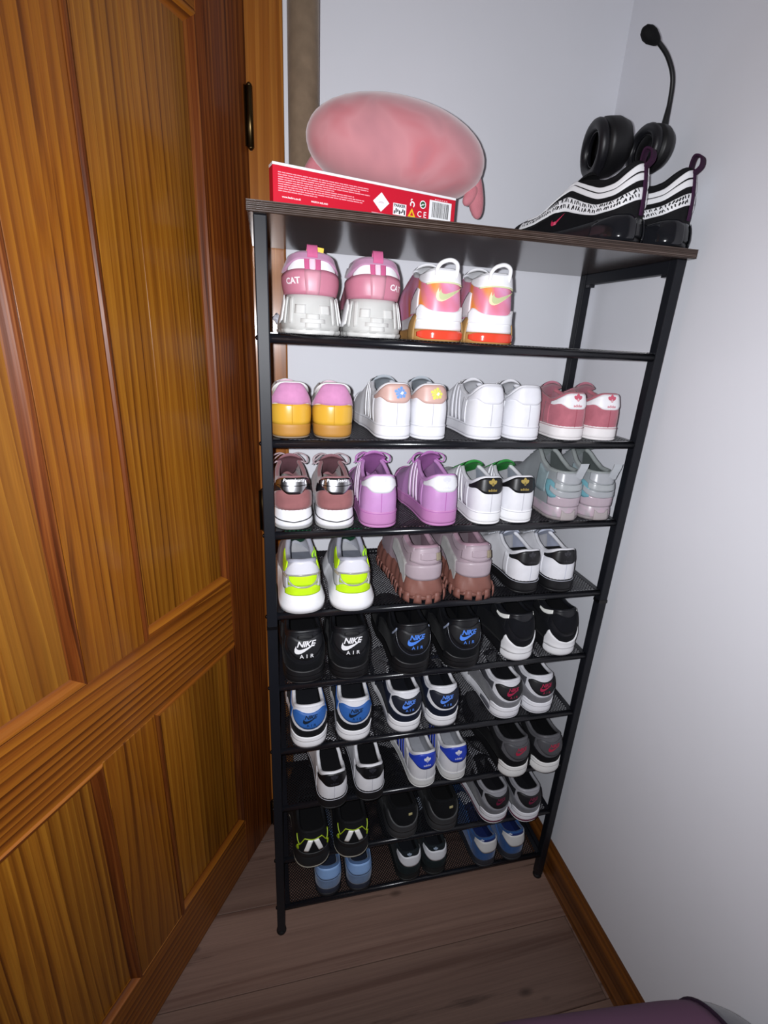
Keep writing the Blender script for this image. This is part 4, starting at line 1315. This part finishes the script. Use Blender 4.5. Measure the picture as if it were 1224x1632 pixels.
def st_mauve(s, i):
    mv = M('a5939c', 'leather'); br = M('7f5248', 'rubber')
    s.prof = [(0, .012), (.2, .012), (.6, .008), (1, .0)]
    s.upper(mv); s.lining(M('8e7480', 'mesh')); s.collar(M('a98a98', 'leather'), .0065); s.tongue(M('a3858f', 'mesh'), w1=.034); s.laces(M('b597a5', 'mesh'), 5)
    s.sole('midsole', br, .22, 1.0, wave=lambda a, v: .0020 * np.sin(a * 190 + v * 5))
    s.sole('outsole', br, .12, .3, rings=4)
    # deep lugs all round the sole
    A = s.A
    for k, a in enumerate(np.linspace(-.72 * A, .72 * A, 27)):
        w = .0062
        s.quad('lug', [(a - w, 0.0), (a + w, 0.0), (a + w * .75, .42), (a - w * .75, .42)], br, .0050 + .002 * (k % 2), fn=s.SS, na=2, nv=4)
    s.panel('heel_counter', [(0, .02, .50), (.02, .02, .50), (.04, .02, .46), (.06, .02, .40), (.08, .02, .2)], M('b2a2aa', 'leather'), .0036, thick=.004)
    s.panel('heel_top', [(0, .50, 1.0), (.016, .52, 1.0), (.026, .56, .98), (.04, .58, .90)], M('ae9da6', 'leather'), .0026)
    s.panel('shine_patch', [(0, .64, .86), (.012, .64, .86), (.016, .68, .82)], M('ae9da6', 'patent'), .0034)
    s.panel('grey_tail', [(.055, -.35, .42), (.065, -.45, .50), (.075, -.40, .50), (.09, -.1, .48), (.12, .1, .46), (.16, .2, .42)], M('a5a2a0', 'suede'), .0046, thick=.008)
    s.quad('heel_label', [(.014, .62), (.026, .62), (.026, .84), (.014, .84)], M('9d917c', 'mesh'), .0056)
    s.panel('collar_pad', [(.03, .90, 1.0), (.05, .78, 1.0), (.08, .78, 1.0), (.11, .82, 1.0)], mv, .0036, thick=.005)
pair(4, [(.342, .014, 2), (.460, .014, 1)], 'mauve chunky sneakers with brown lugged soles', 'mauve leather chunky sneaker on a deep brown lugged sole', st_mauve,
     dict(wh=.038, wb=.042, hh=.122, hs=.112, he=.132, hv=.09, ht=.148, sh=.052, sm=.044, sf=.038, ow=.030, bh=.004))

def st_bw(s, i):
    shell(s, W, mark=dict(tab='101013', logo='2b2b30', v=.79, lk='patent'), sole='0e0e11', lining='b9bfd2', tongue='c3c9da', laces='dfe2ea', toe=False, seam='c9ccd8')
    mesh_obj('dark_insole', s.S(np.linspace(-.3, .3, 5) * s.A, np.full(5, .9), -.008), [(0, 1, 2, 3, 4)], M('101012', 'mesh'), s.root)
pair(4, [(.588, .010, 2), (.675, .006, 0)], 'white court sneakers with black heels and black soles', 'white court sneaker with black heel tab and sole beside mauve sneakers', st_bw, dict(sh=.035, hh=.104, hs=.086, he=.105, wh=.0365, wb=.041))

# ---- fifth mesh shelf
BLK = dict(hh=.124, hs=.108, he=.126, hv=.08, ht=.140, sh=.036, sm=.03, sf=.026, wh=.0430, wb=.0445, bh=.006, ow=.036, lean=.010)
def st_blk(s, i):
    airmax(s, '17181c', '15161a', 'ededf0', '111215', '0e0e11', '0b0b0d', '141519', '0e0e11', '111114', cage_kind='leather', lsc=1.62, window=None)
    s.line('foam_line', [(-.03, .9), (-.015, .8), (0, .78), (.015, .8), (.03, .9)], .0007, M('0e0e11', 'gloss'), .001, fn=s.SS)
    s.panel('heel_ridge', [(0, .86, .93), (.008, .86, .93), (.012, .85, .90)], M('0f1013', 'rubber'), .0034)
pair(5, [(.078, .002, 1), (.178, .000, -1)], 'all black runners with white heel print', 'all-black runner with large white print on the heel', st_blk, BLK)
def st_blu(s, i):
    airmax(s, '131418', '101115', '4f86e8', '0f1013', '0c0c0f', '0a0a0c', '111216', '0d0d10', '101014', cage_kind='leather', piping='3a3c44', window=None, lsc=1.42)
    s.panel('grey_flash', [(.046, .88, .95), (.055, .76, .84), (.064, .66, .72)], M('8a93a8', 'reflect'), .0022)
pair(5, [(.322, -.008, 2), (.446, -.006, 1)], 'all black runners with blue heel print', 'all-black runner with blue print on the heel', st_blu, BLK)
def st_flash(s, i):
    airmax(s, '17181d', '15161b', None, '121317', '131317', '111114', '121317', '0e0e11', '131317', cage_kind='leather', patch_kind='suede', window=None, heel_foam='ececee')
    s.panel('reflective_flash', [(.040, .90, 1.0), (.055, .84, .98), (.075, .77, .89), (.095, .74, .80)], M('fbfbf6', 'reflect'), .0030)
    s.panel('foam_points', [(0, -.12, .06), (.02, -.12, .12), (.036, -.12, .30), (.044, -.12, .46), (.047, -.12, .22), (.054, -.12, .16), (.057, -.12, -.02)], M('ececee', 'rubber'), .0044, thick=.007, sm=1)
pair(5, [(.598, .004, 5), (.716, .006, 3)], 'black runners with reflective collar flash', 'black runner with white heel foam and bright reflective flash', st_flash, dict(BLK, hh=.118, wh=.0375, wb=.042, ow=.032))

# ---- sixth mesh shelf
AM = dict(hh=.110, hs=.096, he=.114, hv=.075, ht=.132, sh=.038, sm=.034, sf=.028, wh=.0385, wb=.042, bh=.006, ow=.034, lean=.010)
def st_am(cage, patch, logo, mud, mid, out, up, ln, lc, **k):
    return lambda s, i: airmax(s, cage, patch, logo, mud, mid, out, up, ln, lc, **dict(dict(lsc=1.15), **k))
pair(6, [(.088, -.004, 1), (.193, -.002, -1)], 'white black and blue runners', 'white and black runner with bright blue heel badge', st_am('e3e3e8', '2a5fa8', '15202e', '121317', 'ededf0', '26282d', '2a5fa8', '1a1b20', '22252c'), AM)
pair(6, [(.322, .004, 2), (.418, .006, 0)], 'white and navy runners', 'white and navy runner with navy heel badge and blue print', st_am('e3e3e8', '121726', '5a8cec', '141a2b', 'ededf0', '23262e', '1a2136', '15171f', 'd9dbe2'), AM)
pair(6, [(.594, .006, 4), (.687, .008, 2)], 'white and grey runners with crimson heel print', 'white and grey runner with black heel badge and crimson print', st_am('dcdce2', '131317', 'a81e46', '77777c', 'ededf2', 'c9c9cf', '4a4a50', '15151a', 'd5d5dc', window='6d6d74'), dict(AM, hh=.106))

# ---- seventh mesh shelf
def st_bw7(s, i):
    shell(s, 'e6e6ea', mark=dict(tab='0f0f12', logo='303036', v=.79, lk='patent'), sole='131316', lining='121215', tongue='dcdce2', laces='dcdce2', toe=False, seam='c9c9d2')
pair(7, [(.144, -.022, 3), (.237, -.018, 1)], 'white sneakers with black heels on the seventh shelf', 'white court sneaker with black heel tab beside royal blue heel tabs', st_bw7, dict(hh=.102, wh=.036, wb=.041, sh=.036, sm=.03))
def st_blue7(s, i):
    shell(s, 'dedee2', tabtab=[(0, .44, 1.0), (.012, .45, 1.0), (.020, .54, .99), (.028, .66, .965), (.036, .74, .94), (.05, .77, .92), (.062, .80, .90)], mark=dict(tab='2440b8', logo='d9d9e4', v=.73), sole='d8d8d6', lining='a9abb2', stripes='2440b8', tongue='d6d6dc', laces='dedee2')
pair(7, [(.381, -.004, 4), (.467, .002, 2)], 'white court sneakers with royal blue heels', 'white court sneaker with royal blue heel tab and silver print', st_blue7, dict(hh=.102, wh=.034, wb=.040))
pair(7, [(.634, -.016, 5), (.727, -.020, 3)], 'grey and black runners with white heel foam', 'black runner with grey heel badge, crimson print and white heel foam', st_am('5a5a5e', '48484c', 'a5203f', '0f0f12', '121215', '141417', '18181b', '0e0e11', '2a2a2e', letters=False, window=None, heel_foam='e8e8e6'), AM)

# ---- eighth mesh shelf
def st_trail(s, i):
    bl = M('101114', 'mesh'); ne = M('a8c41c', 'print')
    s.prof = [(0, .005), (.3, .0055), (.7, .003), (1, 0)]
    s.core(bl, M('1a1b1e', 'rubber'), M('8d887c', 'rubber'), M('0b0b0d', 'mesh'), bl, M('1a1a1e', 'mesh'), s.prof, outv=.10)
    s.line('neon_zigzag', [(-.046, .84), (-.032, .58), (-.030, .56), (-.018, .80), (-.015, .82), (-.004, .78), (0, .775), (.004, .78), (.015, .82), (.018, .80), (.030, .56), (.032, .58), (.046, .84)], .0013, ne, .0014, n=90)
    for q in (-1, 1):
        s.quad('reflective_chevron', [(q * .0165 - .0050, .30), (q * .0165 + .0050, .30), (q * .0052 + .0050, .76), (q * .0052 - .0050, .76)], M('f6f6f4', 'reflect'), .0022)
    s.panel('neon_flash', [(.036, .30, .50), (.042, .22, .46), (.047, .16, .22)], ne, .0018)
    s.panel('heel_guard', [(0, .0, .20), (.03, .0, .22), (.05, .0, .28)], M('17181b', 'rubber'), .0024)
pair(8, [(.094, -.026, 2), (.196, -.020, -1)], 'black trail shoes with neon zigzag', 'black trail shoe with neon zigzag and white reflective chevron', st_trail, dict(hh=.104, hs=.092, he=.112, sh=.038, sm=.032, sf=.028, wh=.0410, wb=.043, bh=.005, ow=.034), name='trail_shoe')
def st_slip(s, i):
    gy = M('3a3b3d', 'rubber')
    s.core(M('131417', 'suede'), gy, M('2c2d2f', 'rubber'), M('0b0b0d', 'mesh'), M('121316', 'mesh'), M('17171a', 'mesh'), [(0, .003), (.5, .004), (1, .001)], outv=.10)
    s.panel('heel_wrap', [(0, -.1, .20), (.02, -.1, .24), (.035, -.1, .42), (.05, -.1, .62), (.06, -.1, .70), (.075, -.1, .5), (.10, -.1, .3)], gy, .0028, thick=.005)
    s.quad('heel_tag', [(.004, .72), (.012, .72), (.012, .80), (.004, .80)], M('b3a878', 'print'), .0030)
pair(8, [(.341, .000, 2), (.455, .000, 0)], 'black sneakers with charcoal soles', 'black suede sneaker with charcoal rubber wrapped round the heel', st_slip, dict(hh=.096, sh=.036, wh=.040, wb=.043, ow=.034))
def st_maroon(s, i):
    airmax(s, '9a9aa0', '131317', '6d1a38', '6a6a70', 'e6e6ec', 'd4d2d4', '1b1b20', '15151a', 'b9b9c2', letters=False, window=None)
    s.sole('maroon_line', M('571834', 'rubber'), .16, .34, grow=.0012, rings=4)
pair(8, [(.608, -.004, 6), (.699, -.018, 3)], 'grey runners with maroon sole line', 'grey runner with black heel badge and maroon line round white sole', st_maroon, dict(AM, hh=.102))

# ---- lowest mesh shelf
def st_sky(s, i):
    s.core(M('4f6a92', 'suede'), M('2a3242', 'rubber'), M('15171c', 'rubber'), M('1c2333', 'mesh'), M('3d5478', 'suede'), M('7f9cc4', 'mesh'), outv=.4)
    s.panel('heel_counter', [(0, .05, .52), (.03, .05, .54), (.05, .05, .6)], M('6f86a8', 'suede'), .0012)
    s.panel('heel_tab', [(0, .52, .98), (.02, .54, .99), (.034, .66, 1.0), (.05, .70, 1.0), (.075, .62, .96)], M('8fb4e6', 'leather'), .0022)
pair(9, [(.141, .006, 2), (.225, .002, 0)], 'light blue suede sneakers', 'blue suede sneaker with sky blue heel tab on lowest shelf', st_sky, dict(hh=.098, wh=.034, wb=.040))
def st_dark(s, i):
    s.core(M('20262a', 'suede'), M('161c1e', 'rubber'), M('121617', 'rubber'), M('14161c', 'mesh'), M('1a1e24', 'suede'), M('9aa4b4', 'mesh'), outv=.3)
    s.panel('heel_counter', [(0, .03, .42), (.03, .03, .42), (.05, .03, .5)], M('1d2628', 'suede'), .0014)
    s.panel('heel_tab', [(0, .44, .88), (.012, .45, .84), (.022, .52, .86), (.034, .66, .97), (.048, .80, 1.0), (.055, .88, 1.0)], M('dfe1e6', 'leather'), .0022)
    s.decal('logo', place2d(trefoil2d(), 0, 0, .014), -.006, .945, M('9fb0c4', 'print'), .0020)
pair(9, [(.369, .002, 2), (.446, .004, 0)], 'dark sneakers with white heel tabs', 'dark green suede sneaker with white curved heel tab on lowest shelf', st_dark, dict(hh=.100, wh=.034, wb=.040))
def st_navyw(s, i):
    s.core(M('2f548a', 'suede'), M('2d3038', 'rubber'), M('22252b', 'rubber'), M('16265a', 'mesh'), M('1b2f66', 'mesh'), M('c9cdd8', 'mesh'), outv=.3)
    s.panel('heel_tab', [(0, .42, .92), (.018, .43, .92), (.026, .56, .96), (.036, .70, 1.0), (.05, .82, 1.0)], M('d3d3d2', 'leather'), .0022)
    s.panel('collar_band', [(0, .92, 1.0), (.02, .92, 1.0)], M('1a2c6a', 'suede'), .0016)
    s.decal('logo', place2d(trefoil2d(), 0, 0, .011), -.020, .965, M('b9c2d6', 'print'), .0024)
    s.panel('side_overlay', [(.06, .05, .6), (.09, .05, .7), (.12, .05, .6)], M('3a64a0', 'suede'), .0014)
pair(9, [(.602, -.002, 5), (.691, .000, 3)], 'blue suede sneakers with white heel tabs', 'royal blue suede sneaker with cream white heel tab on lowest shelf', st_navyw, dict(hh=.100, wh=.035, wb=.040))

# ---- the pair on the rack top
def st_97(s, i):
    bk = M('0f0f12', 'mesh'); rf = M('f4f4f6', 'reflect'); dk = M('121214', 'patent')
    s.prof = [(0, .003), (.3, .006), (.7, .004), (1, -.001)]
    s.upper(bk); s.lining(M('0c0c0e', 'mesh')); s.collar(bk, .005); s.tongue(bk, w1=.032); s.laces(M('141417', 'mesh'), 5)
    s.sole('midsole', M('16171a', 'gloss', .25), .22, 1.0); s.sole('outsole', M('0c0c0e', 'gloss', .3), 0, .22, rings=4)
    A = s.A
    WV = [0, -.05, -.16, -.22, -.14, -.04, -.03, -.08]
    def wavy(name, base, th, mat, off):
        fx = [.004, .02, .05, .09, .13, .18, .22, .27]
        w = WV
        s.panel(name, [(a, base + q, base + q + th) for a, q in zip(fx, w)], mat, off)
    wavy('reflective_wave', .855, .130, rf, .0020)
    wavy('reflective_wave', .690, .130, rf, .0020)
    wavy('patterned_band', .34, .22, rf, .0018)
    # dark flecks of the printed band
    for q in (-1, 1):
        gs = []
        fx = [.004, .02, .05, .09, .13, .18, .22, .27]; w = WV
        for k in range(52):
            a = .012 + k * .0048
            b = np.interp(a, fx, w) + .34
            for r_ in range(2):
                h0 = b + .03 + r_ * .095 + random.uniform(0, .02)
                sk = random.uniform(-.004, .004)
                gs.append((np.array([(q * a, h0), (q * (a + .0022), h0 + .012), (q * (a + .0026 + sk), h0 + .075), (q * (a + sk), h0 + .06)]), [(0, 1, 2, 3) if q > 0 else (3, 2, 1, 0)]))
        V, F = join2d(gs)
        mesh_obj('band_print', s.S(V[:, 0], V[:, 1], .0026), F, M('17171b', 'print'), s.root, smooth=False)
    s.quad('heel_strap', [(-.005, .05), (.005, .05), (.005, 1.0), (-.005, 1.0)], M('3a1838', 'mesh'), .0030)
    s.pull_loop(M('32142f', 'mesh'), .022, .0075, v0=.93, back=.010)
    s.panel('air_bubble', [(.012, .10, .85), (.022, .06, 1.0), (.05, .06, 1.0), (.075, .10, .9), (.09, .2, .7)], M('1b1c20', 'gloss'), .0030, fn=s.SS)
    s.decal('swoosh', place2d(swoosh2d(), 0, 0, .030, math.radians(15)) if True else None, -.168, .16, M('c02a50', 'print'), .0026)
    s.panel('mudguard', [(.09, .0, .22), (.13, .0, .34), (.18, .0, .32), (.24, .0, .22)], M('101013', 'suede'), .0014)
pair(0, [(.680, .004, 24), (.780, .000, 24)], 'black reflective sneakers on the rack top', 'black sneaker with wavy reflective stripes, standing on the rack top', st_97,
     dict(hh=.128, hs=.104, he=.118, hv=.07, ht=.130, sh=.046, sm=.036, sf=.03, wh=.036, wb=.039, L=.285), z=TOPZ, extra=('nearer the plush', 'nearer the wall'))
